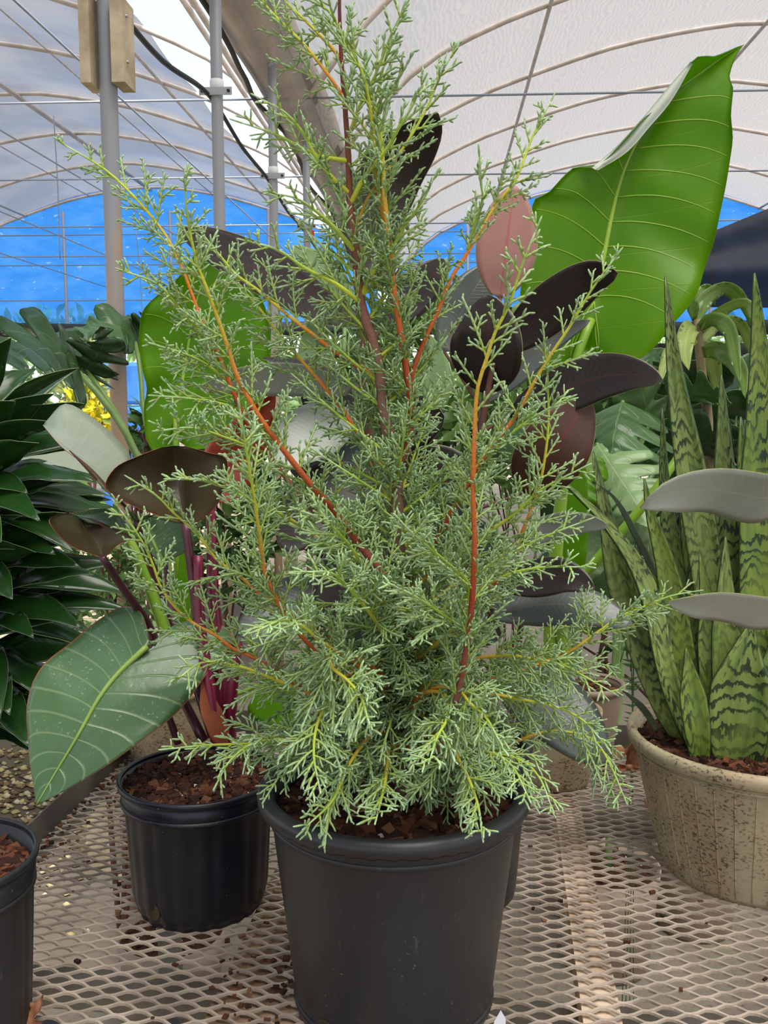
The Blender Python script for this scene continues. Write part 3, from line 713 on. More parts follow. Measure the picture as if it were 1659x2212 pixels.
# long shoots that read singly in the photograph
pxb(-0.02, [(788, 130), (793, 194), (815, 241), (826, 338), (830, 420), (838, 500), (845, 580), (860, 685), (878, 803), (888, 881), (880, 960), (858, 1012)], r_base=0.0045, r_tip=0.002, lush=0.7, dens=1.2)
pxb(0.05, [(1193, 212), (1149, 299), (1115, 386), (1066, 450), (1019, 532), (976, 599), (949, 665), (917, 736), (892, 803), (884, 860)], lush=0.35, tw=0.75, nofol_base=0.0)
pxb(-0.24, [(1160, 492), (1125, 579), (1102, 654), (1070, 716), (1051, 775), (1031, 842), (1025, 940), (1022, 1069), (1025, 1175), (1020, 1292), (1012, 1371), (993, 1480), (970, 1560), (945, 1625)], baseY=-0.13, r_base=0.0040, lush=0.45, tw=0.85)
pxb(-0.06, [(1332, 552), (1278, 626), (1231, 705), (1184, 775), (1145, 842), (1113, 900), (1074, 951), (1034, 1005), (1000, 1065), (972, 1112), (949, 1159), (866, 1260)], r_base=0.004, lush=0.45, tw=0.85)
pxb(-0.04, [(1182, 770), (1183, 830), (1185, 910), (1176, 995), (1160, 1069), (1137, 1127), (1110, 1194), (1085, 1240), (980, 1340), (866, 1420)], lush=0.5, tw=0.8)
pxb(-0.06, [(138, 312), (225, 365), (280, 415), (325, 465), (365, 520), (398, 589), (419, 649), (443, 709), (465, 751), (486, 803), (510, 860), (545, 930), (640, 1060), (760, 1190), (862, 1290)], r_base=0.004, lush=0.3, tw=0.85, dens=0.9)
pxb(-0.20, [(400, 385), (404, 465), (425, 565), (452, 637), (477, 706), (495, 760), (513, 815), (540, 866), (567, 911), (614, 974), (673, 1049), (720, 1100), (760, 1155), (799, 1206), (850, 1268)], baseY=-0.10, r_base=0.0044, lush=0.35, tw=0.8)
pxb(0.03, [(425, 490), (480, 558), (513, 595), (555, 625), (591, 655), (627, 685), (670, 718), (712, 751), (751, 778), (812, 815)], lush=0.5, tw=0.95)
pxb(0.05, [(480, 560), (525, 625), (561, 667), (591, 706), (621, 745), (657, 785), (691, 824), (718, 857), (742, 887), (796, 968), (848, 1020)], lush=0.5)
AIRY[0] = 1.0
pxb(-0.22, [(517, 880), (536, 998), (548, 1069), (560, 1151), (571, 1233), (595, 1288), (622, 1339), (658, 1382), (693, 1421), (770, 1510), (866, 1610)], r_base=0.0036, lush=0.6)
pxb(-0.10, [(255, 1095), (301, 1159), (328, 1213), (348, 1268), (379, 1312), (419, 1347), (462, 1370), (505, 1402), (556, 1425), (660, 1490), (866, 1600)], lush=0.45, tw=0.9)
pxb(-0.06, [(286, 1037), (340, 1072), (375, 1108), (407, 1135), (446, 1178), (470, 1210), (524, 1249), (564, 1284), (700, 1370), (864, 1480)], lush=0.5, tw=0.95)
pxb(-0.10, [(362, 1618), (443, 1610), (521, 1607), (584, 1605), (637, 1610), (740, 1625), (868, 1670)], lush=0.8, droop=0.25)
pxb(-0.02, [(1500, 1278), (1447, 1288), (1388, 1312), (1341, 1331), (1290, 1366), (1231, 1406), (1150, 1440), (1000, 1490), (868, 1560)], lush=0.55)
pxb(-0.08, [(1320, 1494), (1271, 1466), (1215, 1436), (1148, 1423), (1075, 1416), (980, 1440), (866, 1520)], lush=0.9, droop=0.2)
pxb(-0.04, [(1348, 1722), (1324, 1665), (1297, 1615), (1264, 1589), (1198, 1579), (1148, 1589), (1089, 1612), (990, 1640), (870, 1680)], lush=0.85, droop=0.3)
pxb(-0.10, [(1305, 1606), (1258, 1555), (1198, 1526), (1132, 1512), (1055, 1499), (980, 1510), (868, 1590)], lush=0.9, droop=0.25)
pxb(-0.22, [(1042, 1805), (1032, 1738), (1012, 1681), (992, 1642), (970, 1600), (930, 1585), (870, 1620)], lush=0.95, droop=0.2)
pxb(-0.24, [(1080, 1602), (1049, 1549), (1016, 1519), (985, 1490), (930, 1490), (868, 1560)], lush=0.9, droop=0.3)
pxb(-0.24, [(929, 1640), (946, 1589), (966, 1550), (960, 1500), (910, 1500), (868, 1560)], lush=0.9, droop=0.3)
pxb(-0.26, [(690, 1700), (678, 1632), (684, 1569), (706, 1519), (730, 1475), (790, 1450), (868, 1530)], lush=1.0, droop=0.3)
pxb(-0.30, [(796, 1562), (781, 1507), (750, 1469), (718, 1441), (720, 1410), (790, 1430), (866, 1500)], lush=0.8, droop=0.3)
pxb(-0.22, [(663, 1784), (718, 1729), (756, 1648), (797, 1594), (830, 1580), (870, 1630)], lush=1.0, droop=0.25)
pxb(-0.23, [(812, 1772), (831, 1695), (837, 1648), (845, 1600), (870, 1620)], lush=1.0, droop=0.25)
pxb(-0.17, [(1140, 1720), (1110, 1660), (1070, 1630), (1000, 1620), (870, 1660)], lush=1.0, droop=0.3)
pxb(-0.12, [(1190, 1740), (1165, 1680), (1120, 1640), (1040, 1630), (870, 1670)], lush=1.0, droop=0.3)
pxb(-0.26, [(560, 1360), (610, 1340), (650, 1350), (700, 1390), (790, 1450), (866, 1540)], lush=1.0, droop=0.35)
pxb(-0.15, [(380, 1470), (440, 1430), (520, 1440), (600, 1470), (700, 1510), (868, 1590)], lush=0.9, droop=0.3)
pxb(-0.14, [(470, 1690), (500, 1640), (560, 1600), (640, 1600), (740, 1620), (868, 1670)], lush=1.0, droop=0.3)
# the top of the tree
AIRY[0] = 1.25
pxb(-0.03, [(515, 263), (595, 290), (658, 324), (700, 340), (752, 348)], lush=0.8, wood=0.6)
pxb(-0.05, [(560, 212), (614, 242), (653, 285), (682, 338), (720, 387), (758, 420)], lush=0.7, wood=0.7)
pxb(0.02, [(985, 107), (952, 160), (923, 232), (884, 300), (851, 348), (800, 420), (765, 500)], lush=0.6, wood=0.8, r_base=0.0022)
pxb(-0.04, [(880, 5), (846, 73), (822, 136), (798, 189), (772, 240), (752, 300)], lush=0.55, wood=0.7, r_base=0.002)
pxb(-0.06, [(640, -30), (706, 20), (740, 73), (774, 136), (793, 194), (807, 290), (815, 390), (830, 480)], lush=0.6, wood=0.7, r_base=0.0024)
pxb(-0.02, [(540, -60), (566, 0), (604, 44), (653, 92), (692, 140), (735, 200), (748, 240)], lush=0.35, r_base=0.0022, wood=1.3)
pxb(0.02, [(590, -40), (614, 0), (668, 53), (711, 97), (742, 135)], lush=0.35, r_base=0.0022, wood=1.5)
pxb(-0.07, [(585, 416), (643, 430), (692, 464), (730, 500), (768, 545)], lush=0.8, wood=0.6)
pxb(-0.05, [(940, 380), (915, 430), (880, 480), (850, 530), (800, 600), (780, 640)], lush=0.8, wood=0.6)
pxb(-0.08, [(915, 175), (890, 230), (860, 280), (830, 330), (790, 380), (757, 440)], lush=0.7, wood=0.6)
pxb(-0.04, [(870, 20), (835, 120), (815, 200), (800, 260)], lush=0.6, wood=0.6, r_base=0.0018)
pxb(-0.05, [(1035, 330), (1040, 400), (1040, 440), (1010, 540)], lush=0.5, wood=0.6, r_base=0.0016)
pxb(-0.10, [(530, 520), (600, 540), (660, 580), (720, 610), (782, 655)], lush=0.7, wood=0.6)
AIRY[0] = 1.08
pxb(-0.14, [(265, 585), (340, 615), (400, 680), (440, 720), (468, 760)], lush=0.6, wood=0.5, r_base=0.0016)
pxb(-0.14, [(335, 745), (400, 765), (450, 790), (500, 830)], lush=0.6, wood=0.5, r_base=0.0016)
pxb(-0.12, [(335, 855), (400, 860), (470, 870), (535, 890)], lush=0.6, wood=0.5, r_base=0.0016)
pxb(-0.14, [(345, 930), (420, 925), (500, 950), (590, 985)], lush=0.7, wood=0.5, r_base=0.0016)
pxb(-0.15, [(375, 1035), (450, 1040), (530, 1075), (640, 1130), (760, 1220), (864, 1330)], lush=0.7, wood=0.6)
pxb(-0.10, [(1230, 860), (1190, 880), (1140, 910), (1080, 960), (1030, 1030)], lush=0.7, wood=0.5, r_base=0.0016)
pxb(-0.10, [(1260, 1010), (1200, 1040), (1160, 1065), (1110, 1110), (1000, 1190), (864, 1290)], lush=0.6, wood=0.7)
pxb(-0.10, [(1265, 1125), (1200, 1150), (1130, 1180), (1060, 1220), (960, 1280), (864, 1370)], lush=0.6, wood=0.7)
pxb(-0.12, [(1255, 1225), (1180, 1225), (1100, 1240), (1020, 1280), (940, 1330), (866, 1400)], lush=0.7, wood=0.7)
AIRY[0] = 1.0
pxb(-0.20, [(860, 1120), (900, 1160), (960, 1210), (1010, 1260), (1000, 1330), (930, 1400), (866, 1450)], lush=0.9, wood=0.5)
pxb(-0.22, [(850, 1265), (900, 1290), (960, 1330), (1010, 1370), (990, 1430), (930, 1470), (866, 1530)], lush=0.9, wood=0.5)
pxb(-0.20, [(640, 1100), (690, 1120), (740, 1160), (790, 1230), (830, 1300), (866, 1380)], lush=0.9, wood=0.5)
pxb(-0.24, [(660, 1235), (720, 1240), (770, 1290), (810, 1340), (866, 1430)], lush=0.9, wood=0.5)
# inner and rear branches that fill the cone
rgf = np.random.default_rng(77)
NF = 96
for k in range(NF):
    f = (k + rgf.uniform()) / NF; py = 330 + 1290 * f ** 0.72
    base = tp_[np.argmin(np.abs((tp_[:, 2] - at(860, py, TY)[2])))]
    R = np.interp(py, [330, 520, 760, 1000, 1300, 1620], [0.06, 0.085, 0.11, 0.145, 0.185, 0.20]) * rgf.uniform(0.7, 1.1)
    az = k * 2.39996 + rgf.normal(0, 0.2); el = radians(np.interp(py, [330, 900, 1300, 1620], [55, 42, 22, 2]) + rgf.normal(0, 9))
    if sin(az) < -0.1: R *= 0.75
    d = np.array([cos(az) * cos(el), sin(az) * cos(el), sin(el)]); dr = np.interp(py, [900, 1620], [-0.15, 0.35])
    pts = np.array([base + d * R * t + np.array([0, 0, -dr * R * t * t]) for t in (0, 0.35, 0.7, 1.0)])
    if py < 1020 and sin(az) < -0.35 or py < 560 and k % 2: continue
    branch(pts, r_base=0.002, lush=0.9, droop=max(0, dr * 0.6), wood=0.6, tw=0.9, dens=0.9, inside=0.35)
print('conifer branches, triangles:', nb)
# dead twigs lying on the soil
C_DEAD = np.array(lin((176, 130, 98)))
for a, px, py in ((0.3, 900, 1745), (2.6, 800, 1755), (1.2, 860, 1725), (0.6, 745, 1765)):
    p0 = on(px, py, 0.246); cs = Cords()
    d = np.array([cos(a), sin(a), 0.12]); s_ = np.array([-sin(a), cos(a), 0])
    sv = (C_GRN, C_DEEP, C_BLUE, C_YEL); C_GRN = C_DEEP = C_BLUE = C_YEL = C_DEAD
    spray(cs, p0, d, s_, 0.05, 0, 0.5, 0.0, 0.0)
    C_GRN, C_DEEP, C_BLUE, C_YEL = sv
    V, Q, Tt, C = cs.mesh(); mk('dead_twig', V, [Q, Tt], M['bark'], cyp, col=C)
# ================================================================== leaf materials
M['rub_top'] = leafm('rubber_leaf_face', (88, 94, 90), (70, 76, 74), (120, 110, 104), 26, 0.8, 0.12, 0.018, 0.30, 0.04, spec=0.6, vstr=0.35, bstr=0.12, margin=(140, 120, 84))
M['rub_dark'] = leafm('rubber_leaf_dark', (50, 42, 40), (38, 33, 32), (86, 34, 38), 26, 0.8, 0.10, 0.022, 0.34, 0.05, spec=0.5, vstr=0.6, bstr=0.10, margin=(142, 140, 84), tcol=(120, 40, 30))
M['rub_pink'] = leafm('rubber_leaf_pink', (178, 132, 122), (164, 116, 106), (176, 70, 68), 30, 0.6, 0.10, 0.035, 0.5, 0.10, vstr=0.5, bstr=0.08, margin=(176, 170, 110))
M['rub_brown'] = leafm('rubber_leaf_brown', (86, 56, 40), (74, 48, 34), (120, 38, 36), 28, 0.6, 0.10, 0.028, 0.45, 0.18, vstr=0.7, bstr=0.08, margin=(180, 170, 116), tcol=(150, 64, 36))
M['rub_grey'] = leafm('rubber_leaf_grey_sheen', (172, 178, 166), (152, 160, 148), (186, 186, 172), 24, 0.8, 0.12, 0.02, 0.32, 0.03, spec=0.6, vstr=0.4, bstr=0.1)  # grey-green leaf lightened: the sky's reflection is painted into the colour
M['rub_stem'] = plain('rubber_stem', (96, 54, 44), 0.6, (76, 44, 38), 20.0)
M['ear'] = leafm('elephant_ear_blade', (98, 150, 8), (118, 168, 14), (168, 196, 66), 9, 1.6, 0.02, 0.004, 0.38, 0.58, tcol=(160, 212, 8), vstr=0.25, bstr=0.25, nscale=6.0)
M['ear_back'] = leafm('elephant_ear_face', (120, 150, 96), (140, 166, 120), (170, 190, 130), 9, 1.6, 0.03, 0.01, 0.25, 0.45, tcol=(120, 196, 10), vstr=0.3)
M['ear_pale'] = leafm('elephant_ear_turned_sheen', (206, 210, 200), (190, 198, 184), (214, 218, 206), 9, 1.6, 0.03, 0.01, 0.3, 0.25, vstr=0.2)  # whitish sheen of the turned margin, put into its colour
M['ear_vein'] = plain('elephant_ear_vein', (150, 180, 62), 0.45, (132, 168, 50), 10.0)
M['ear_stem'] = plain('elephant_ear_stalk', (132, 164, 50), 0.42, (106, 150, 30), 6.0)
M['phil_top'] = leafm('philodendron_face', (70, 100, 62), (86, 118, 76), (146, 168, 120), 12, 1.3, 0.09, 0.004, 0.25, 0.10, tcol=(60, 110, 40), vstr=0.9, spots=0.6, bstr=0.35, margin=(176, 96, 70), spec=0.55)
M['phil_mid'] = plain('philodendron_midrib', (150, 176, 84), 0.4, (128, 158, 70), 10.0)
M['phil_back'] = leafm('philodendron_back', (66, 56, 37), (78, 66, 44), (104, 92, 68), 15, 1.2, 0.05, 0.015, 0.40, 0.16, tcol=(110, 60, 26), vstr=0.5, margin=(150, 54, 44), bstr=0.2)
M['phil_red'] = leafm('philodendron_new_leaf', (176, 62, 30), (150, 48, 26), (200, 90, 50), 12, 1.0, 0.05, 0.02, 0.35, 0.35, tcol=(210, 70, 20), vstr=0.4)
M['phil_grey'] = leafm('philodendron_sky_sheen', (158, 166, 148), (140, 150, 132), (182, 188, 172), 13, 1.2, 0.06, 0.01, 0.32, 0.05, vstr=0.4, spots=0.3)  # pale tone is sky reflection mixed into the leaf colour
M['phil_stem'] = plain('purple_stalk', (92, 46, 56), 0.35, (70, 34, 44), 12.0)
M['phil_crim'] = plain('crimson_stalk', (136, 26, 62), 0.32, (96, 22, 46), 8.0)
M['sheath'] = plain('rusty_sheath', (156, 82, 40), 0.5, (110, 50, 34), 10.0)
M['drac'] = leafm('dracaena_face', (22, 54, 18), (34, 74, 26), (62, 100, 46), 0.5, 0, 0.0, 0.05, 0.22, 0.12, tcol=(50, 110, 20), vstr=0.35, spec=0.6, bstr=0.15, margin=(150, 170, 120), nscale=14.0)
M['drac2'] = leafm('dracaena_back', (44, 78, 34), (60, 96, 48), (84, 116, 66), 0.5, 0, 0.0, 0.05, 0.35, 0.12, tcol=(50, 110, 20), vstr=0.3, margin=(160, 176, 130))
def snake():
    m = N('snake_leaf'); uv = m.n('UVMap').outputs[0]; sx = m.n('SeparateXYZ', i0=uv); u, v = sx.outputs[0], sx.outputs[1]
    oi = m.n('ObjectInfo').outputs['Random']
    w = m.n('CombineXYZ', i0=m.math('MULTIPLY', u, 14.0), i1=m.math('MULTIPLY', v, 2.2), i2=m.math('MULTIPLY', oi, 50.0)).outputs[0]
    fine = m.n('CombineXYZ', i0=m.math('MULTIPLY', u, 60.0), i1=m.math('MULTIPLY', v, 34.0), i2=m.math('MULTIPLY', oi, 50.0)).outputs[0]
    d1 = m.noise(w, 1.0, 3.0); d2 = m.noise(fine, 1.0, 3.0, 0.7)
    zig = m.math('ABSOLUTE', m.math('SUBTRACT', m.math('FRACT', m.math('MULTIPLY_ADD', v, 1.5, m.math('MULTIPLY', d1, 1.2))), 0.5))
    ph = m.math('ADD', m.math('MULTIPLY_ADD', u, 84.0, m.math('MULTIPLY', d1, 9.0)), m.math('ADD', m.math('MULTIPLY', d2, 1.3), m.math('MULTIPLY', zig, 0.8)))
    b = m.math('SINE', m.math('MULTIPLY', ph, 3.14))
    band = m.step(m.math('ADD', b, m.math('MULTIPLY', m.math('SUBTRACT', d2, 0.5), 2.6)), 0.20, 0.60)
    dens = m.step(m.noise(w, 0.45, 2.0), 0.36, 0.60)
    base = m.mix(oi, lin((128, 152, 52)), lin((148, 166, 96)))
    base = m.mix(m.step(m.noise(fine, 0.12, 2.0), 0.4, 0.7), base, lin((104, 130, 60)))
    col = m.mix(m.math('MULTIPLY', band, m.math('MULTIPLY_ADD', dens, 0.62, 0.30)), base, lin((30, 48, 36)))
    av = m.math('ABSOLUTE', m.math('SUBTRACT', v, 0.5)); col = m.mix(m.step(av, 0.482, 0.495), col, lin((60, 84, 46)))
    s = m.bsdf(col, 0.42, 0.45, 0, m.noise(m.obj(), 60.0, 3.0), 0.15, 0.003)
    t = m.n('BsdfTranslucent'); m.set(t.inputs[0], col); return m.done(m.shmix(0.16, s, t.outputs[0]))
M['snake'] = snake()
M['tip'] = plain('snake_tip', (74, 82, 74), 0.5, (50, 60, 52), 20.0)
M['thin_dark'] = plain('dark_thin_leaf', (36, 50, 34), 0.4, (52, 68, 44), 30.0)

# ================================================================== rubber plant behind the conifer
RC = on(985, 1640, 0.22); RC = np.array([PC[0] + 0.085, PC[1] + 0.262, 0.0])
rub = thing('rubber_plant', 'burgundy rubber plant with dark glossy leaves in the black pot hidden behind the conifer', 'potted plant', RC)
rp_ = 0.102
make_pot(rub, RC, [(rp_ * 0.80, 0.0), (rp_ * 0.82, 0.01), (rp_ * 0.90, 0.12), (rp_ * 0.95, 0.19), (rp_ * 0.99, 0.20), (rp_, 0.225)], M['black'], 0.004, flutes=0)
rim_ring(rub, RC, rp_, 0.225, M['black'], [(-0.008, 0.0), (-0.004, 0.004), (0.002, 0.003), (0.003, -0.004), (0.0, -0.012), (-0.005, -0.006)])
for a in (1.2, 2.2): drain(rub, RC, rp_ * 0.84, 0.014, a, M['hole'])
soil(rub, RC, rp_ * 0.93, 0.205, 12, 250)
Y2 = RC[1]
st = petiole(rub, np.concatenate([[RC + [0, 0, 0.2]], P((930, 1330, Y2), (850, 1130, Y2), (812, 1030, Y2), (785, 820, Y2), (776, 600, Y2), (782, 470, Y2))]), 0.010, 0.005, M['rub_stem'], 'stem', 24)
petiole(rub, np.concatenate([[RC + [0.02, 0, 0.2]], P((1010, 1330, Y2), (1025, 1150, Y2), (1035, 960, Y2), (1070, 760, Y2))]), 0.009, 0.004, M['rub_stem'], 'stem', 24)
D, T_, K_, G_, B_ = (M['rub_dark'], M['rub_top'], M['rub_pink'], M['rub_grey'], M['rub_brown'])
def rl(Mp, w, roll=0, mats=(D, T_), base=None, **k):
    l, G, gn = blade(rub, mats, Mp, wpx=w, roll=roll, kind='rubber', camber=k.pop('camber', -0.05), **k)
    if base: petiole(rub, [base, Mp[0]], 0.0028, 0.0022, M['rub_stem'])
    return l, G, gn
rl([(778, 590, 1.42), (800, 480, 1.44), (850, 370, 1.44), (905, 300, 1.42), (946, 245, 1.39)], 150, 25, base=(776, 640, Y2))
rl([(1080, 645, 1.44), (1090, 570, 1.43), (1100, 490, 1.43), (1112, 400, 1.44)], 128, 8, (K_, G_), base=(1062, 770, Y2))
rl([(1085, 760, 1.42), (1150, 700, 1.41), (1220, 640, 1.39), (1280, 598, 1.37), (1334, 590, 1.34)], 110, 20, base=(1055, 830, Y2))
rl([(1045, 850, 1.40), (1047, 790, 1.37), (1052, 720, 1.35), (1052, 636, 1.36)], 160, -15, base=(1035, 960, Y2))
rl([(1100, 900, 1.40), (1190, 855, 1.37), (1290, 815, 1.34), (1370, 808, 1.31), (1432, 823, 1.29)], 105, -10, base=(1045, 930, Y2))
rl([(1130, 1065, 1.38), (1170, 1010, 1.35), (1220, 940, 1.34), (1275, 862, 1.36)], 150, 10, (B_, T_), base=(1030, 1100, Y2))
rl([(1110, 1180, 1.40), (1180, 1145, 1.38), (1250, 1130, 1.35), (1314, 1136, 1.33)], 66, 30, (M['rub_grey'], D), base=(1025, 1160, Y2))
rl([(1080, 1265, 1.40), (1150, 1250, 1.38), (1220, 1245, 1.36), (1284, 1272, 1.34)], 85, -10, base=(1022, 1250, Y2))
rl([(790, 700, 1.44), (700, 660, 1.42), (600, 600, 1.38), (490, 545, 1.34), (383, 494, 1.30)], 130, 52, (D, G_), base=(783, 760, Y2), roll2=30)
rl([(760, 850, 1.45), (660, 825, 1.42), (540, 822, 1.38), (428, 838, 1.35)], 100, -45, (G_, D), base=(790, 870, Y2))
rl([(780, 835, 1.48), (710, 805, 1.46), (640, 785, 1.43), (566, 774, 1.40)], 60, 68, (D, G_), base=(788, 860, Y2))
rl([(835, 700, 1.47), (880, 650, 1.48), (930, 600, 1.50), (960, 560, 1.52)], 90, 10, (D, G_), base=(780, 760, Y2))
rl([(960, 760, 1.46), (990, 690, 1.47), (1020, 630, 1.48), (1060, 570, 1.5)], 100, -10, (M['rub_top'], D), base=(1040, 880, Y2))
rl([(1040, 870, 1.46), (1120, 800, 1.48), (1200, 730, 1.50), (1275, 692, 1.52)], 60, 20, (T_, D), base=(1036, 930, Y2))
rl([(770, 900, 1.48), (700, 920, 1.45), (640, 960, 1.42), (590, 1010, 1.40)], 130, 20, (G_, D), base=(795, 900, Y2))
rl([(780, 1010, 1.48), (720, 1060, 1.45), (660, 1120, 1.42), (610, 1190, 1.40)], 160, 10, (D, G_), base=(812, 1030, Y2))
rl([(860, 1150, 1.47), (800, 1210, 1.44), (740, 1280, 1.42), (690, 1350, 1.40)], 170, -10, (D, G_), base=(855, 1140, Y2))
rl([(870, 1000, 1.50), (930, 1020, 1.50), (990, 1060, 1.48), (1040, 1110, 1.46)], 140, 10, (D, G_), base=(815, 1030, Y2))
rl([(930, 1180, 1.48), (960, 1240, 1.46), (990, 1310, 1.44), (1000, 1400, 1.42)], 150, 5, (T_, D), base=(860, 1160, Y2))
rl([(700, 1240, 1.46), (640, 1290, 1.42), (580, 1330, 1.38), (510, 1370, 1.36)], 120, 20, (M['rub_top'], D), base=(850, 1150, Y2))
rl([(1060, 1330, 1.42), (1150, 1310, 1.42), (1260, 1310, 1.40), (1368, 1350, 1.38)], 100, -25, (T_, D), base=(1015, 1250, Y2), camber=0.06)
rl([(1050, 1440, 1.46), (1125, 1475, 1.46), (1205, 1535, 1.44), (1265, 1595, 1.42), (1318, 1650, 1.42)], 150, -15, (M['rub_top'], D), base=(1000, 1380, Y2), camber=0.06)

# dark leaves deep inside the plant
for k, (b, t, w, rl_) in enumerate([((850, 1060), (620, 1000), 150, 10), ((860, 1180), (600, 1130), 160, -5), ((880, 1250), (640, 1330), 170, 10), ((900, 1220), (1090, 1180), 150, 5), ((900, 1300), (1080, 1380), 160, -8),
                                    ((820, 960), (960, 900), 130, 10), ((870, 1300), (800, 1480), 170, 0), ((930, 1330), (960, 1500), 170, 0), ((800, 930), (650, 860), 120, 15), ((860, 1120), (1010, 1010), 140, 0)]):
    yk = 1.52 + 0.015 * (k % 4)
    rl([(b[0], b[1], yk), ((b[0] + t[0]) / 2, (b[1] + t[1]) / 2 - 18, yk - 0.01), (t[0], t[1], yk - 0.03)], w, rl_, (D, G_) if k % 3 else (T_, D))

# ================================================================== red philodendron in the blue-black pot
QC = on(428, 1664, 0.195); QC = np.array([QC[0], QC[1], 0.0])
phil = thing('red_stalk_philodendron', 'philodendron with purple stalks and one large green leaf in the ribbed blue-black pot', 'potted plant', QC)
qr = 0.1115
make_pot(phil, QC, [(qr * 0.80, 0.0), (qr * 0.835, 0.012), (qr * 0.87, 0.03), (qr * 0.905, 0.10), (qr * 0.935, 0.155), (qr * 0.96, 0.160), (qr * 0.985, 0.186)], M['navy'], 0.004, n=120, flutes=22, fl=0.035, fl_from=2)
rim_ring(phil, QC, qr, 0.188, M['navy'], [(-0.004, 0.002), (-0.002, 0.004), (0.001, 0.003), (0.002, 0.0), (0.001, -0.005), (-0.002, -0.007), (-0.004, -0.003)])
rim_ring(phil, QC, qr * 0.965, 0.160, M['navy'], [(-0.004, 0.004), (0.001, 0.003), (0.002, 0.0), (0.001, -0.003), (-0.004, -0.004)], name='ring')
for a in (-2.05, -0.35): drain(phil, QC, qr * 0.855, 0.026, a, M['hole'], 0.011, 0.012)
soil(phil, QC, qr * 0.955, 0.180, 13, 900, 0.006, 40)
Yq = QC[1]
def ph(pts, r0, r1, m='phil_stem'): return petiole(phil, P(*pts), r0, r1, M[m])
# big front leaf from traced edges (base lobes -> tip)
def tri_leaf(parent, Lp, Mp, Rp, mats, n=30, **k): return grid_leaf('leaf', cat(P(*Lp), n), cat(P(*Mp), n), cat(P(*Rp), n), mats, parent, **k)
y0 = Yq
lf, G, gn = tri_leaf(phil, [(322, 1372, y0-.02), (300, 1318, y0+.03), (250, 1316, y0+.04), (180, 1362, y0+.01), (95, 1440, y0-.04), (58, 1510, y0-.07), (62, 1620, y0-.10), (78, 1738, y0-.14)],
    [(326, 1392, y0-.02), (312, 1402, y0-.03), (285, 1430, y0-.035), (250, 1472, y0-.05), (215, 1520, y0-.07), (180, 1580, y0-.09), (130, 1660, y0-.11), (78, 1740, y0-.14)],
    [(335, 1392, y0-.02), (372, 1352, y0+.01), (440, 1338, y0+.02), (503, 1372, y0+.01), (455, 1450, y0-.03), (370, 1548, y0-.07), (230, 1655, y0-.11), (80, 1740, y0-.14)],
    (M['phil_top'], M['phil_back']), camber=0.05, ruffle=0.004, rf=3, nv=7, th=0.001)
line = G[1:, 7] + gn[1:, 7] * 0.0005; V, Q, T = tube(line, np.linspace(0.0045, 0.0007, len(line)), 8); mk('midrib', V, [Q, T], M['phil_mid'], lf)
ph([(385, 1605, Yq), (355, 1520, Yq - .01), (335, 1440, Yq - .01), (322, 1392, Yq - .02)], 0.006, 0.0045, 'phil_stem')
# upright dark leaf seen from below
tri_leaf(phil, [(395, 1128, Yq), (340, 1112, Yq-.02), (268, 1083, Yq-.03), (228, 1053, Yq-.04), (250, 1010, Yq-.03), (300, 985, Yq-.01), (350, 966, Yq+.01)],
    [(400, 1135, Yq), (395, 1110, Yq+.03), (390, 1080, Yq+.04), (385, 1050, Yq+.05), (380, 1020, Yq+.05), (378, 990, Yq+.04), (375, 962, Yq+.02)],
    [(405, 1130, Yq), (440, 1120, Yq-.02), (475, 1080, Yq-.02), (490, 1030, Yq-.01), (488, 990, Yq), (450, 978, Yq+.01), (400, 964, Yq+.02)],
    (M['phil_back'], M['phil_top']), nv=6, camber=0.02)
ph([(462, 1590, Yq), (440, 1450, Yq), (420, 1280, Yq), (400, 1130, Yq)], 0.009, 0.006)
# leaf with sky sheen painted on top at the left of it, brown edge towards us
tri_leaf(phil, [(292, 1125, Yq+.02), (262, 1080, Yq+.06), (285, 1000, Yq+.12), (255, 950, Yq+.16), (200, 902, Yq+.18), (140, 872, Yq+.17), (95, 915, Yq+.15)],
    [(296, 1128, Yq+.02), (262, 1072, Yq+.02), (235, 1035, Yq+.02), (205, 1005, Yq+.03), (175, 985, Yq+.05), (140, 960, Yq+.08), (95, 917, Yq+.15)],
    [(300, 1128, Yq+.02), (270, 1090, Yq-.02), (236, 1056, Yq-.02), (205, 1026, Yq-.01), (168, 992, Yq), (130, 962, Yq+.04), (92, 918, Yq+.15)],
    (M['phil_grey'], M['phil_back']), nv=5)
tri_leaf(phil, [(296, 1126, Yq+.01), (258, 1080, Yq-.01), (232, 1048, Yq-.02), (196, 1010, Yq-.02), (150, 972, Yq)],
    [(298, 1128, Yq+.01), (270, 1098, Yq-.03), (240, 1068, Yq-.04), (200, 1022, Yq-.03), (150, 973, Yq)],
    [(335, 1112, Yq+.02), (300, 1112, Yq-.01), (258, 1088, Yq-.04), (206, 1036, Yq-.03), (150, 975, Yq)],
    (M['rub_brown'], M['phil_top']), nv=3)
ph([(462, 1590, Yq+.02), (412, 1440, Yq+.06), (360, 1300, Yq+.06), (322, 1210, Yq+.04), (297, 1125, Yq + .01)], 0.009, 0.006)
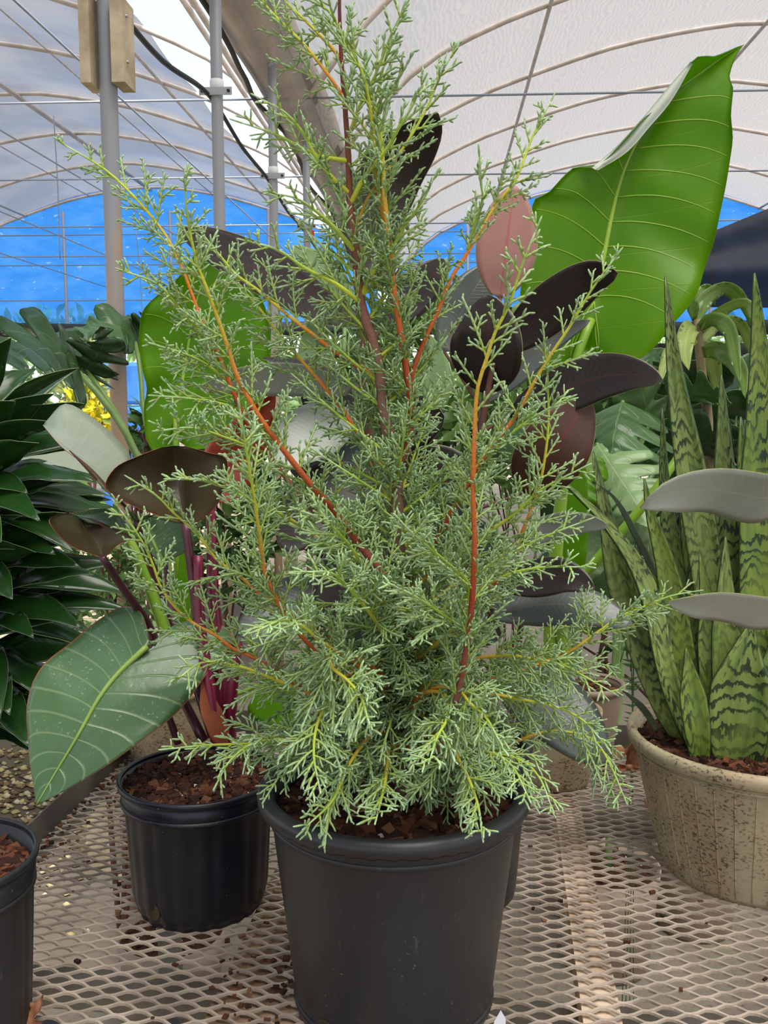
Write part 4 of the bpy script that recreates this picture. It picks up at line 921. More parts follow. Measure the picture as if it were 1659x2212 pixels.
# low dark leaf
tri_leaf(phil, [(220, 1204, Yq-.05), (150, 1176, Yq-.07), (108, 1130, Yq-.09), (120, 1112, Yq-.06), (145, 1108, Yq-.02)],
    [(222, 1205, Yq-.05), (215, 1185, Yq-.03), (205, 1165, Yq-.01), (190, 1145, Yq+.02), (170, 1116, Yq+.03)],
    [(226, 1205, Yq-.05), (255, 1176, Yq-.06), (286, 1163, Yq-.05), (250, 1142, Yq-.02), (200, 1120, Yq+.03)],
    (M['phil_back'], M['phil_top']), nv=5)
tri_leaf(phil, [(150, 1108, Yq+.04), (165, 1106, Yq+.05), (200, 1100, Yq+.06), (230, 1098, Yq+.07)], [(190, 1128, Yq+.01), (215, 1130, Yq+.02), (240, 1128, Yq+.03), (262, 1118, Yq+.05)],
    [(215, 1132, Yq), (250, 1150, Yq), (270, 1156, Yq+.01), (282, 1162, Yq+.02)], (M['phil_top'], M['phil_back']), nv=3, n=12)
ph([(440, 1600, Yq + .02), (360, 1440, Yq + .06), (318, 1345, Yq + .05), (265, 1270, Yq), (221, 1204, Yq - .05)], 0.0075, 0.005)
# small grey-green leaf
lf, G, gn = tri_leaf(phil, [(352, 1216, Yq+.05), (318, 1190, Yq+.06), (300, 1150, Yq+.07), (305, 1118, Yq+.08)], [(354, 1216, Yq+.05), (338, 1185, Yq+.07), (322, 1150, Yq+.09), (306, 1114, Yq+.10)],
    [(357, 1216, Yq+.05), (420, 1178, Yq+.03), (430, 1140, Yq+.05), (310, 1112, Yq+.10)], (M['phil_top'], M['phil_back']), nv=5, n=18)
V, Q, T = tube(G[:, 5] + gn[:, 5] * 0.0008, np.linspace(0.004, 0.001, 19), 7); mk('midrib', V, [Q, T], M['phil_mid'], lf)
ph([(440, 1500, Yq), (390, 1380, Yq+.02), (362, 1280, Yq+.04), (354, 1214, Yq+.05)], 0.007, 0.0055)
# crimson stalks, new leaf and sheath
ph([(478, 1610, Yq + .01), (474, 1450, Yq + .01), (460, 1280, Yq + .03), (456, 1080, Yq + .07)], 0.012, 0.007, 'phil_crim')
ph([(492, 1610, Yq), (500, 1500, Yq - .02), (508, 1440, Yq - .02), (516, 1385, Yq - .01)], 0.012, 0.005, 'phil_crim')
ph([(470, 1605, Yq - .03), (452, 1480, Yq - .03), (432, 1350, Yq - .02), (428, 1200, Yq - .01)], 0.010, 0.007, 'phil_crim')
blade(phil, (M['sheath'], M['phil_crim']), [(486, 1615, Yq - .035), (470, 1570, Yq - .04), (450, 1520, Yq - .04), (438, 1460, Yq - .035)], wpx=44, kind='lance', roll=10, name='sheath')
blade(phil, (M['phil_red'], M['phil_top']), [(460, 1085, Yq+.07), (490, 1005, Yq+.12), (540, 930, Yq+.14), (595, 850, Yq+.15)], wpx=120, kind='ovate', roll=15, fold=0.12)

# ================================================================== snake plant in the speckled tan pot
SCn = on(1640, 1580, 0.215); SCn = np.array([SCn[0], SCn[1], 0.0])
snk = thing('snake_plant', 'banded snake plant with tall sword leaves in the wide speckled tan pot', 'potted plant', SCn)
sr = 252 * np.linalg.norm(SCn + [0, 0, .215] - CAM) / F
prs = [(sr * 0.70, 0.0), (sr * 0.715, 0.008), (sr * 0.80, 0.07), (sr * 0.875, 0.13), (sr * 0.935, 0.185), (sr * 0.955, 0.19), (sr * 0.97, 0.213)]
make_pot(snk, SCn, prs, M['tan'], 0.006)
rim_ring(snk, SCn, sr, 0.210, M['tan'], [(-0.012, 0.002), (-0.008, 0.006), (-0.001, 0.004), (0.001, -0.004), (-0.001, -0.014), (-0.006, -0.018), (-0.010, -0.008)])
rim_ring(snk, SCn, sr * 0.952, 0.186, M['tan'], [(-0.004, 0.003), (0.001, 0.002), (0.001, -0.002), (-0.004, -0.003)], name='ring')
for k in range(40):      # raised seams down the wall
    a = k * 2 * pi / 40; pp = cat([(r * 1.0 + 0.0, 0, z) for r, z in prs[1:5]], 8); q = np.stack([SCn[0] + pp[:, 0] * cos(a), SCn[1] + pp[:, 0] * sin(a), pp[:, 2]], 1)
    V, Q, T = tube(q, 0.0013, 5); mk('seam', V, [Q, T], M['tan'], snk)
soil(snk, SCn, sr * 0.945, 0.188, 14, 1500, 0.008, 25)
Ys = SCn[1]
def sl(pts, w, roll=0, r2=None, **k):
    blade(snk, (M['snake'], M['snake']), pts, wpx=w, kind='snake', roll=roll, roll2=r2, n=30, nv=5, camber=k.pop('camber', -0.12), uvlen=True, th=0.003, **k)
sl([(1585, 1640, Ys), (1545, 1350, Ys+.02), (1500, 1060, Ys+.03), (1460, 820, Ys+.03), (1437, 596, Ys+.02)], 64)
sl([(1640, 1640, Ys-.02), (1645, 1300, Ys-.02), (1648, 950, Ys-.02), (1640, 740, Ys-.02), (1630, 590, Ys-.03)], 86, 8)
sl([(1600, 1620, Ys+.04), (1582, 1350, Ys+.05), (1568, 1080, Ys+.05), (1558, 810, Ys+.05)], 66)
sl([(1530, 1610, Ys+.05), (1480, 1350, Ys+.07), (1440, 1100, Ys+.08), (1430, 882, Ys+.08)], 36)
sl([(1560, 1620, Ys+.06), (1525, 1350, Ys+.08), (1490, 1120, Ys+.08), (1458, 915, Ys+.09)], 56, 10)
sl([(1500, 1625, Ys+.02), (1435, 1520, Ys+.01), (1350, 1290, Ys), (1310, 1120, Ys), (1280, 975, Ys+.01)], 60, -10)
sl([(1510, 1630, Ys-.01), (1450, 1480, Ys-.03), (1400, 1270, Ys-.04), (1320, 1140, Ys-.05), (1200, 1022, Ys-.05)], 48, 25, 50)
sl([(1530, 1625, Ys), (1480, 1440, Ys-.01), (1440, 1230, Ys-.02), (1405, 1110, Ys-.02), (1392, 1035, Ys-.02)], 52)
sl([(1570, 1640, Ys-.03), (1570, 1450, Ys-.04), (1568, 1300, Ys-.04), (1567, 1160, Ys-.03)], 56, 5)
sl([(1625, 1640, Ys+.02), (1630, 1450, Ys+.02), (1632, 1280, Ys+.02), (1636, 1128, Ys+.03)], 56)
sl([(1590, 1662, Ys-.07), (1597, 1560, Ys-.08), (1606, 1450, Ys-.08), (1622, 1345, Ys-.07)], 118, 0)
sl([(1512, 1640, Ys-.06), (1506, 1570, Ys-.065), (1495, 1490, Ys-.06), (1482, 1400, Ys-.05)], 52, 0)
sl([(1470, 1610, Ys+.03), (1425, 1480, Ys+.03), (1400, 1380, Ys+.03), (1372, 1260, Ys+.02), (1330, 1150, Ys+.01)], 50, 15)
sl([(1540, 1610, Ys+.03), (1520, 1420, Ys+.04), (1510, 1250, Ys+.05), (1500, 1090, Ys+.05)], 60)
sl([(1660, 1640, Ys), (1690, 1350, Ys), (1690, 1000, Ys), (1672, 660, Ys)], 70)
sl([(1690, 1640, Ys+.06), (1640, 1300, Ys+.08), (1610, 1100, Ys+.09), (1600, 900, Ys+.1)], 55)
sl([(1490, 1620, Ys+.06), (1455, 1450, Ys+.08), (1420, 1300, Ys+.09), (1400, 1180, Ys+.09)], 46)
sl([(1545, 1640, Ys-.02), (1540, 1480, Ys-.03), (1530, 1330, Ys-.02), (1512, 1200, Ys-.01)], 50)
sl([(1640, 1655, Ys-.06), (1655, 1560, Ys-.06), (1675, 1450, Ys-.05), (1690, 1300, Ys-.04)], 60)
for pts, w in (([(1420, 1250, Ys - .05), (1368, 1145, Ys - .06), (1329, 1078, Ys - .06), (1288, 1044, Ys - .06)], 14), ([(1420, 1580, Ys - .05), (1400, 1545, Ys - .06), (1377, 1518, Ys - .07), (1338, 1486, Ys - .08)], 14)):
    blade(snk, (M['thin_dark'], M['thin_dark']), pts, wpx=w, kind='lance', th=0.002)

# ================================================================== leaves reaching in from the right: a second rubber plant outside the frame
EC = np.array([1.02, 1.12, 0.0])
rub2 = thing('rubber_plant', 'grey-green rubber plant leaves reaching in over the snake plant from the right edge', 'potted plant', EC)
make_pot(rub2, EC, [(0.085, 0.0), (0.088, 0.01), (0.10, 0.12), (0.108, 0.2), (0.112, 0.225)], M['black'], 0.004)
soil(rub2, EC, 0.10, 0.2, 15, 120)
petiole(rub2, np.array([EC + [0, 0, 0.2], EC + [-0.03, -0.01, 0.4], EC + [-0.05, -0.02, 0.7]]), 0.009, 0.005, M['rub_stem'], 'stem')
Yr = 1.16
blade(rub2, (M['rub_grey'], M['rub_dark']), [(1830, 1150, Yr + .02), (1740, 1085, Yr - .02), (1640, 1080, Yr - .05), (1540, 1062, Yr - .07), (1450, 1068, Yr - .09), (1384, 1097, Yr - .10)], wpx=155, kind='rubber', roll=-48, ruffle=0.005, rf=1.5, camber=-0.04)
blade(rub2, (M['rub_grey'], M['rub_dark']), [(1840, 1350, Yr + .02), (1740, 1330, Yr - .02), (1650, 1328, Yr - .05), (1560, 1312, Yr - .07), (1443, 1300, Yr - .10)], wpx=120, kind='rubber', roll=-55, ruffle=0.005, rf=1.5, camber=-0.04)
petiole(rub2, np.concatenate([[EC + [-0.04, -0.015, 0.52]], P((1828, 1150, Yr + .02))]), 0.003, 0.0025, M['rub_stem']); petiole(rub2, np.concatenate([[EC + [-0.032, -0.01, 0.42]], P((1838, 1350, Yr + .02))]), 0.003, 0.0025, M['rub_stem'])

# ================================================================== elephant ears
def small_pot(parent, c, r, h, mat, seed, rim=True):
    make_pot(parent, c, [(r * 0.72, 0.0), (r * 0.74, 0.008), (r * 0.86, h * 0.5), (r * 0.96, h * 0.9), (r * 0.985, h)], mat, 0.004, n=64)
    rim_ring(parent, c, r, h, mat, [(-0.006, 0.0), (-0.003, 0.004), (0.002, 0.003), (0.003, -0.004), (0.0, -0.012), (-0.005, -0.006)], n=64)
    soil(parent, c, r * 0.94, h * 0.9, seed, 300, 0.006, 12)
AC = on(1212, 1700, 0.0); AC = np.array([AC[0], AC[1] + 0.03, 0.0])
ear = thing('elephant_ear', 'tall elephant ear with a huge glowing green leaf at the upper right', 'potted plant', AC)
small_pot(ear, AC, 0.075, 0.14, M['tan'], 31)
Ye = AC[1]; ya = Ye + 0.02
Lp = [(1240, 790, ya), (1200, 800, ya-.03), (1150, 750, ya-.06), (1125, 640, ya-.07), (1145, 520, ya-.07), (1150, 440, ya-.05), (1186, 415, ya-.05), (1240, 362, ya-.02), (1300, 352, ya-.01), (1385, 262, ya+.0), (1440, 212, ya+.02), (1500, 128, ya+.03), (1545, 122, ya+.04), (1606, 96, ya+.06)]
Mp = [(1262, 760, ya), (1268, 725, ya), (1277, 690, ya+.0), (1292, 610, ya+.02), (1308, 540, ya+.03), (1322, 470, ya+.04), (1336, 410, ya+.05), (1355, 350, ya+.05), (1380, 300, ya+.06), (1420, 240, ya+.06), (1460, 195, ya+.06), (1510, 160, ya+.06), (1555, 128, ya+.06), (1607, 96, ya+.06)]
Rp = [(1285, 775, ya), (1340, 790, ya-.04), (1400, 762, ya-.06), (1450, 705, ya-.06), (1500, 640, ya-.04), (1532, 560, ya-.02), (1550, 480, ya-.01), (1568, 400, ya+.0), (1583, 310, ya+.01), (1578, 250, ya+.02), (1584, 190, ya+.03), (1576, 165, ya+.04), (1590, 120, ya+.05), (1607, 97, ya+.06)]
lf, G, gn = tri_leaf(ear, Lp, Mp, Rp, (M['ear'], M['ear_back']), n=54, nv=9, ruffle=0.006, rf=4.0, camber=-0.02, th=0.0012)
veins(lf, G, gn, M['ear_vein'], np.linspace(0.16, 0.74, 9), 0.95, 0.10, 0.0017, 0.0062, start=9)
te = [(1278, 362, ya-.01), (1330, 318, ya), (1385, 258, ya+.01), (1440, 192, ya+.02), (1492, 132, ya+.03)]
tm = [(1285, 366, ya-.015), (1345, 322, ya-.005), (1396, 265, ya+.005), (1445, 208, ya+.015), (1494, 135, ya+.03)]
tr_ = [(1292, 368, ya-.01), (1355, 328, ya), (1405, 272, ya+.01), (1450, 218, ya+.02), (1496, 138, ya+.03)]
grid_leaf('turned_edge', cat(P(*te), 16), cat(P(*tm), 16), cat(P(*tr_), 16), (M['ear_pale'], M['ear']), lf, nv=3)
for sg, (a, b) in ((1, (0.0, 0.9)), (-1, (0.0, 0.9)), (1, (0.05, 0.6)), (-1, (0.05, 0.6))):
    n_, m_, _ = G.shape; t = np.linspace(0, 1, 10); u = 0.155 - (0.155 - a) * t ** 0.8; v = sg * b * t
    ii_ = np.clip((u * (n_ - 1)), 0, n_ - 1).astype(int); jj_ = np.clip(((v + 1) / 2 * (m_ - 1)), 0, m_ - 1).astype(int)
    pts = cat(G[ii_, jj_][[0, 3, 6, 9]], 10); V, Q, T = tube(pts, np.linspace(0.0015, 0.0005, 11), 5); mk('vein', V, [Q, T], M['ear_vein'], lf)
petiole(ear, np.concatenate([[AC + [-0.01, 0, 0.12]], P((1190, 1350, Ye), (1205, 1150, Ye), (1222, 980, Ye), (1240, 800, Ye - .01), (1277, 690, Ye + .015))]), 0.016, 0.008, M['ear_stem'], n=24, sides=10)
petiole(ear, np.concatenate([[AC + [0.02, 0, 0.12]], P((1215, 1310, Ye - .02), (1290, 1210, Ye - .03), (1385, 1098, Ye - .03), (1450, 1010, Ye - .02), (1500, 930, Ye+.02))]), 0.013, 0.007, M['ear_stem'])
lf, G, gn = blade(ear, (M['ear'], M['ear_back']), [(1215, 1290, Ye+.05), (1225, 1200, Ye+.05), (1240, 1080, Ye+.05), (1262, 980, Ye+.05)], wpx=80, kind='lance', ruffle=0.003, nv=4)

LC = on(350, 1668, 0.0); LC = np.array([LC[0], LC[1] + 0.06, 0.0])
ear2 = thing('elephant_ear', 'elephant ear with one broad bright green leaf behind the left branches of the conifer', 'potted plant', LC)
small_pot(ear2, LC, 0.10, 0.16, M['tan'], 32)
Yl = LC[1]; yb = Yl + 0.02
Lp = [(372, 965, yb), (345, 985, yb-.02), (318, 950, yb-.03), (310, 880, yb-.03), (318, 830, yb-.03), (300, 760, yb-.03), (305, 690, yb-.02), (335, 640, yb-.01), (385, 600, yb), (430, 535, yb+.02)]
Mp = [(372, 935, yb), (376, 920, yb), (381, 903, yb), (386, 870, yb+.01), (392, 830, yb+.02), (400, 780, yb+.03), (410, 720, yb+.03), (424, 650, yb+.03), (440, 590, yb+.03), (432, 533, yb+.02)]
Rp = [(388, 955, yb), (420, 970, yb-.02), (470, 960, yb-.03), (520, 920, yb-.03), (560, 870, yb-.03), (582, 800, yb-.03), (585, 730, yb-.02), (568, 655, yb-.01), (520, 590, yb), (440, 532, yb+.02)]
lf, G, gn = tri_leaf(ear2, Lp, Mp, Rp, (M['ear'], M['ear_back']), n=40, nv=9, ruffle=0.007, rf=4.0, camber=-0.02, th=0.0012)
veins(lf, G, gn, M['ear_vein'], np.linspace(0.2, 0.74, 6), 0.95, 0.13, 0.0014, 0.0045, start=8)
petiole(ear2, np.concatenate([[LC + [0.01, 0, 0.14]], P((392, 1400, Yl), (388, 1250, Yl), (378, 1080, Yl), (381, 903, Yl + .015))]), 0.014, 0.006, M['ear_stem'], n=24, sides=10)
petiole(ear2, np.concatenate([[LC + [-0.01, 0, 0.14]], P((370, 1420, Yl - .02), (330, 1290, Yl - .02), (280, 1170, Yl - .02), (210, 1080, Yl), (165, 1035, Yl + .02))]), 0.013, 0.008, M['ear_stem'])
blade(ear2, (M['phil_grey'], M['ear']), [(165, 1035, Yl + .02), (120, 1000, Yl + .06), (60, 960, Yl + .1), (0, 930, Yl + .12)], wpx=150, kind='heart', roll=40)
blade(ear2, (M['ear'], M['ear_back']), [(402, 1440, Yl-.02), (408, 1340, Yl-.03), (400, 1230, Yl-.03), (392, 1170, Yl-.03)], wpx=52, kind='lance', nv=3)
lf, G, gn = blade(ear2, (M['ear'], M['ear_back']), [(560, 1480, Yl), (590, 1510, Yl-.03), (625, 1550, Yl-.06), (650, 1580, Yl-.08)], wpx=120, kind='heart', roll=10, ruffle=0.003)
petiole(ear2, np.concatenate([[LC + [0.02, 0, 0.14]], P((500, 1500, Yl), (560, 1480, Yl))]), 0.006, 0.004, M['ear_stem'])

# small taupe pot of bare bark at the back of the bench
BC = on(1262, 1600, 0.0); BC = np.array([at(1269, 1480, 1.925)[0], 1.925, 0.0])
tp2 = thing('starter_pot', 'small taupe pot filled with reddish bark behind the dark drooping leaf', 'pot', BC)
small_pot(tp2, BC, 0.072, 0.150, M['taupe'], 33)
# pot at the lower left corner
KC = on(-128, 1850, 0.21); KC = np.array([KC[0], KC[1], 0.0])
kp = thing('nursery_pot', 'black nursery pot of bark soil cut off by the lower left corner', 'pot', KC)
kr = (82 + 95) * 0.97 * np.linalg.norm(KC + [0, 0, .21] - CAM) / F
make_pot(kp, KC, [(kr * 0.84, 0.0), (kr * 0.86, 0.01), (kr * 0.91, 0.10), (kr * 0.945, 0.172), (kr * 0.965, 0.178), (kr * 0.98, 0.205)], M['black'], 0.004, n=120, flutes=24, fl=0.02, fl_from=2)
rim_ring(kp, KC, kr, 0.208, M['black'], [(-0.004, 0.002), (-0.002, 0.004), (0.001, 0.003), (0.002, 0.0), (0.001, -0.005), (-0.002, -0.007), (-0.004, -0.003)])
rim_ring(kp, KC, kr * 0.962, 0.172, M['black'], [(-0.004, 0.003), (0.001, 0.002), (0.001, -0.002), (-0.004, -0.003)], name='ring')
for a in (-0.7, 0.9): drain(kp, KC, kr * 0.88, 0.022, a, M['hole'], 0.010, 0.018)
soil(kp, KC, kr * 0.94, 0.186, 16, 900, 0.007, 12)
# ================================================================== dracaena at the left edge
DX = at(-60, 1200, 1.62)
dr = thing('compact_dracaena', 'dark green dracaena with dense layers of glossy pointed leaves at the left edge', 'potted plant', (DX[0], DX[1], GZ))
dc = np.array([DX[0], DX[1], GZ])
make_pot(dr, dc, [(0.11, 0.0), (0.115, 0.01), (0.13, 0.2), (0.14, 0.3)], M['black'], 0.005, n=48); soil(dr, dc, 0.13, 0.28, 41, 80)
petiole(dr, np.array([dc + [0, 0, 0.28], dc + [0.01, 0, 0.9], dc + [-0.01, 0, 1.3], dc + [0, 0, 1.62]]), 0.016, 0.01, M['rub_stem'], 'stem')
rgd = np.random.default_rng(5); ztop, zbot = at(0, 880, 1.62)[2], at(0, 1570, 1.62)[2]; nD = 120
for k in range(nD):
    f = k / nD; z = zbot + (ztop - zbot) * f; az = k * 2.39996 + rgd.normal(0, 0.15)
    # leaves that point away from the camera or out of the frame are hidden; keep the near right fan denser
    if cos(az) < -0.35 and k % 3: az = pi - az
    el = radians(np.interp(f, [0, 0.3, 0.75, 0.92, 1.0], [8, 20, 30, 52, 75]) + rgd.normal(0, 8)); L = rgd.uniform(0.22, 0.30) * np.interp(f, [0, 0.15, 0.5, 1], [0.6, 0.85, 1, 0.95]); w = rgd.uniform(0.050, 0.064)
    h = np.array([cos(az), sin(az), 0]); b = np.array([dc[0], dc[1], z]) + h * 0.01; up = np.array([0, 0, 1.0])
    sag = rgd.uniform(0.55, 1.0) * np.interp(f, [0, 0.8, 1.0], [0.7, 0.65, 0.35])
    pts = np.array([b + h * L * t * cos(el) + up * L * (t * sin(el) - sag * t * t * 0.75) for t in (0, 0.3, 0.6, 0.85, 1.0)])
    vw = nrm(b - CAM); tt_ = nrm(pts[-1] - pts[0]); face = nrm(np.cross(tt_, vw)); flat = np.cross(h, up); flat = flat * np.sign(np.dot(flat, face) + 1e-6)
    sd = nrm(face * rgd.uniform(0.3, 0.75) + flat * rgd.uniform(0.5, 0.9))
    blade(dr, (M['drac'], M['drac2']), pts, w=w, kind='lance', ref=sd, n=12, nv=2, fold=0.10 * np.sign(rgd.uniform() + 0.2), ruffle=0.004, rf=1.5, seed=k, th=0.0007)

# ================================================================== cut-leaf plants
def lobed(parent, mats, Mp, wpx, nl=7, depth=0.7, roll=0.0, slant=0.14, n=84, droop=0.0, kind='heart', roll2=None, seed=0):
    Mx = cat(P(*Mp), n); T = tangents(Mx); side = nrm(np.cross(T, Mx - CAM)); rg = np.random.default_rng(seed)
    a = np.radians(np.linspace(roll, roll if roll2 is None else roll2, n + 1)); side = np.array([rotv(side[i], T[i], a[i]) for i in range(n + 1)])
    u = np.linspace(0, 1, n + 1); nn = np.cross(T, side); nn *= np.sign(np.sum(nn * (CAM - Mx), 1).mean())
    w = wpx * np.linalg.norm(Mx.mean(0) - CAM) / F * 0.5 * prof(kind, u); E = []
    for s in (-1, 1):
        ph_ = rg.uniform(0, 0.3); pu = np.abs(np.cos(pi * (nl * u + ph_))) ** 5 * (u > 0.06) * (u < 0.93)
        h = w * (1 - depth * pu); k = np.clip(u + slant * np.sin(pi * u) * h / max(w.max(), 1e-6), 0, 1)
        i = np.clip((k * n).astype(int), 0, n)
        E.append(Mx[i] + s * side * h[:, None] - nn * (droop * h)[:, None] + nn * (0.004 * np.sin(u * 40))[:, None])
    return grid_leaf('leaf', E[0], Mx, E[1], mats, parent, nv=4, camber=0.03, seed=seed)
M['cut'] = leafm('cut_leaf_face', (64, 98, 54), (84, 118, 72), (130, 150, 96), 9, 1.4, 0.06, 0.012, 0.28, 0.25, tcol=(90, 150, 40), vstr=0.5)
M['cut_dark'] = leafm('cut_leaf_dark', (34, 62, 28), (46, 78, 38), (96, 120, 70), 8, 1.4, 0.06, 0.012, 0.3, 0.22, tcol=(60, 120, 26), vstr=0.5)
M['cut_pale'] = leafm('cut_leaf_pale', (132, 164, 104), (152, 182, 128), (190, 206, 150), 9, 1.4, 0.06, 0.014, 0.26, 0.3, tcol=(130, 190, 60), vstr=0.5)
M['stalk'] = plain('green_stalk', (120, 146, 84), 0.45, (98, 128, 66), 8.0)
Yp = 2.15; pc = at(350, 1300, Yp); pc = np.array([pc[0], pc[1], GZ])
sel = thing('split_leaf_philodendron', 'plant with deeply cut holed leaves on long green stalks in front of the nearest post', 'plant', pc)
make_pot(sel, pc, [(0.10, 0.0), (0.105, 0.01), (0.12, 0.2), (0.128, 0.26)], M['taupe'], 0.005, n=48); soil(sel, pc, 0.118, 0.24, 42, 80)
petiole(sel, np.concatenate([[pc + [0, 0, 0.24]], P((345, 1150, Yp), (290, 975, Yp), (235, 880, Yp), (170, 805, Yp))]), 0.013, 0.007, M['stalk'], n=24)
petiole(sel, np.concatenate([[pc + [0.02, 0.02, 0.24]], P((345, 1150, Yp + .05), (285, 960, Yp + .05), (230, 860, Yp + .05), (185, 800, Yp + .06))]), 0.012, 0.006, M['stalk'], n=24)
petiole(sel, np.concatenate([[pc + [0.03, 0.05, 0.24]], P((355, 1100, Yp + .2), (312, 900, Yp + .3), (303, 800, Yp + .35), (292, 740, Yp + .4))]), 0.010, 0.006, M['stalk'], n=24)
lobed(sel, (M['cut_dark'], M['cut']), [(172, 806, Yp), (130, 772, Yp - .05), (80, 760, Yp - .1), (20, 770, Yp - .15), (-50, 800, Yp - .2)], 330, 6, 0.75, 68, seed=2)
lobed(sel, (M['cut_dark'], M['cut']), [(182, 800, Yp + .06), (205, 770, Yp + .05), (222, 740, Yp + .04), (215, 705, Yp + .02)], 150, 4, 0.7, 30, seed=3)
lobed(sel, (M['cut_dark'], M['cut']), [(178, 805, Yp + .04), (150, 760, Yp + .1), (110, 735, Yp + .16), (40, 730, Yp + .2)], 260, 5, 0.7, 66, seed=4)
lobed(sel, (M['cut'], M['cut_dark']), [(292, 740, Yp + .4), (270, 715, Yp + .36), (235, 708, Yp + .3), (130, 730, Yp + .25)], 120, 4, 0.4, 55, seed=5)
lobed(sel, (M['cut_dark'], M['cut']), [(290, 745, Yp + .4), (310, 730, Yp + .42), (335, 700, Yp + .42), (350, 660, Yp + .4)], 110, 4, 0.5, 20, seed=6)

Ym = 2.5; mc = at(1330, 1300, Ym); mc = np.array([mc[0], mc[1], GZ])
mon = thing('monstera', 'monstera with drooping pale split leaves between the brown leaf and the snake plant', 'plant', mc)
make_pot(mon, mc, [(0.11, 0.0), (0.115, 0.01), (0.13, 0.2), (0.138, 0.28)], M['taupe'], 0.005, n=48); soil(mon, mc, 0.128, 0.26, 43, 80)
for k, (pt, mats, w, roll, dp, nl) in enumerate([
        ([(1345, 868, Ym), (1330, 930, Ym - .1), (1322, 1000, Ym - .16), (1330, 1075, Ym - .2)], ('cut', 'cut_pale'), 230, 15, 0.5, 5),
        ([(1290, 960, Ym - .1), (1330, 1020, Ym - .2), (1370, 1080, Ym - .28), (1400, 1140, Ym - .34)], ('cut_pale', 'cut'), 180, -10, 0.2, 6),
        ([(1270, 980, Ym - .2), (1255, 1040, Ym - .25), (1252, 1100, Ym - .28), (1262, 1160, Ym - .3)], ('ear', 'cut'), 110, 10, 0.2, 3),
        ([(1340, 1080, Ym - .2), (1370, 1120, Ym - .25), (1400, 1160, Ym - .3), (1420, 1220, Ym - .3)], ('cut_pale', 'cut'), 150, 20, 0.3, 4),
        ([(1240, 1090, Ym - .1), (1262, 1150, Ym - .15), (1270, 1210, Ym - .2), (1268, 1270, Ym - .2)], ('cut_pale', 'cut'), 140, 10, 0.2, 3),
        ([(1400, 920, Ym + .1), (1390, 860, Ym + .05), (1370, 800, Ym), (1335, 760, Ym)], ('cut', 'cut_pale'), 130, 25, 0.2, 4),
        ([(1420, 900, Ym + .2), (1470, 860, Ym + .15), (1520, 850, Ym + .1), (1580, 870, Ym)], ('cut', 'cut_pale'), 150, 50, 0.2, 4),
        ([(1440, 990, Ym + .2), (1500, 960, Ym + .15), (1560, 960, Ym + .1), (1620, 990, Ym)], ('cut_dark', 'cut'), 170, 40, 0.2, 4)]):
    lobed(mon, (M[mats[0]], M[mats[1]]), pt, w, nl, 0.62, roll, droop=dp, seed=20 + k)
    petiole(mon, np.concatenate([[mc + [0, 0, 0.26]], P((1335 + k * 4, 1200, Ym + .1), ((pt[0][0] + 1350) / 2, pt[0][1] + 60, Ym + .1), pt[0])]), 0.009, 0.005, M['stalk'], n=18)

# broad dark green plants behind the snake plant
def broad(name, label, cx, cy, Y, leaves, mats, stem_to=None):
    c = at(cx, cy, Y); c = np.array([c[0], c[1], GZ]); t = thing(name, label, 'plant', c)
    make_pot(t, c, [(0.09, 0.0), (0.095, 0.01), (0.11, 0.2), (0.118, 0.25)], M['taupe'], 0.005, n=40); soil(t, c, 0.108, 0.23, 44, 60)
    for k, (b, tip, w, roll) in enumerate(leaves):
        b3, t3 = at(*b), at(*tip); mid = (b3 + t3) / 2 + np.array([0, 0, 0.10 * np.linalg.norm(t3 - b3)])
        blade(t, (M[mats[k % len(mats)]], M['drac2']), np.array([b3, mid, t3]), wpx=w, kind='ovate', roll=roll, n=14, nv=3, seed=k, ruffle=0.003, rf=2)
        petiole(t, np.array([c + [0, 0, 0.23], (c + [0, 0, 0.23]) * 0.35 + b3 * 0.65, b3]), 0.006, 0.003, M['stalk'], n=10, sides=6)
    return t
Yg = 3.0
broad('peace_lily', 'broad green leaved plant seen between the snake plant swords', 1500, 1100, Yg,
      [((1480, 800, Yg), (1330, 840, Yg - .2), 90, 30), ((1470, 790, Yg), (1560, 755, Yg - .1), 90, 20), ((1500, 850, Yg), (1590, 790, Yg - .2), 100, 30), ((1480, 900, Yg), (1400, 780, Yg - .1), 80, 10),
       ((1500, 950, Yg), (1560, 880, Yg - .2), 100, 20), ((1510, 1000, Yg), (1640, 960, Yg - .2), 120, 20), ((1490, 1000, Yg), (1420, 920, Yg - .2), 100, 15), ((1520, 1050, Yg), (1610, 1080, Yg - .2), 120, 20),
       ((1480, 1050, Yg), (1400, 1080, Yg - .2), 110, -10), ((1560, 900, Yg), (1650, 860, Yg - .1), 100, 45), ((1600, 830, Yg), (1680, 780, Yg), 90, 30), ((1510, 880, Yg), (1480, 780, Yg - .2), 90, 0)], ['drac', 'cut', 'cut_dark'])
Yh = 3.6
broad('peace_lily', 'dim broad leaved plant at the right behind the pink flower', 1620, 1100, Yh,
      [((1600, 930, Yh), (1680, 820, Yh), 120, 20), ((1590, 900, Yh), (1540, 800, Yh), 110, 10), ((1600, 960, Yh), (1560, 1010, Yh - .1), 130, 10), ((1640, 1000, Yh), (1700, 940, Yh), 130, 30), ((1610, 880, Yh), (1620, 770, Yh), 90, 5),
       ((1560, 980, Yh), (1470, 930, Yh), 120, 10), ((1540, 1060, Yh), (1440, 1040, Yh), 130, 10), ((1580, 1100, Yh), (1520, 1180, Yh), 140, 0)], ['cut_dark', 'drac'])
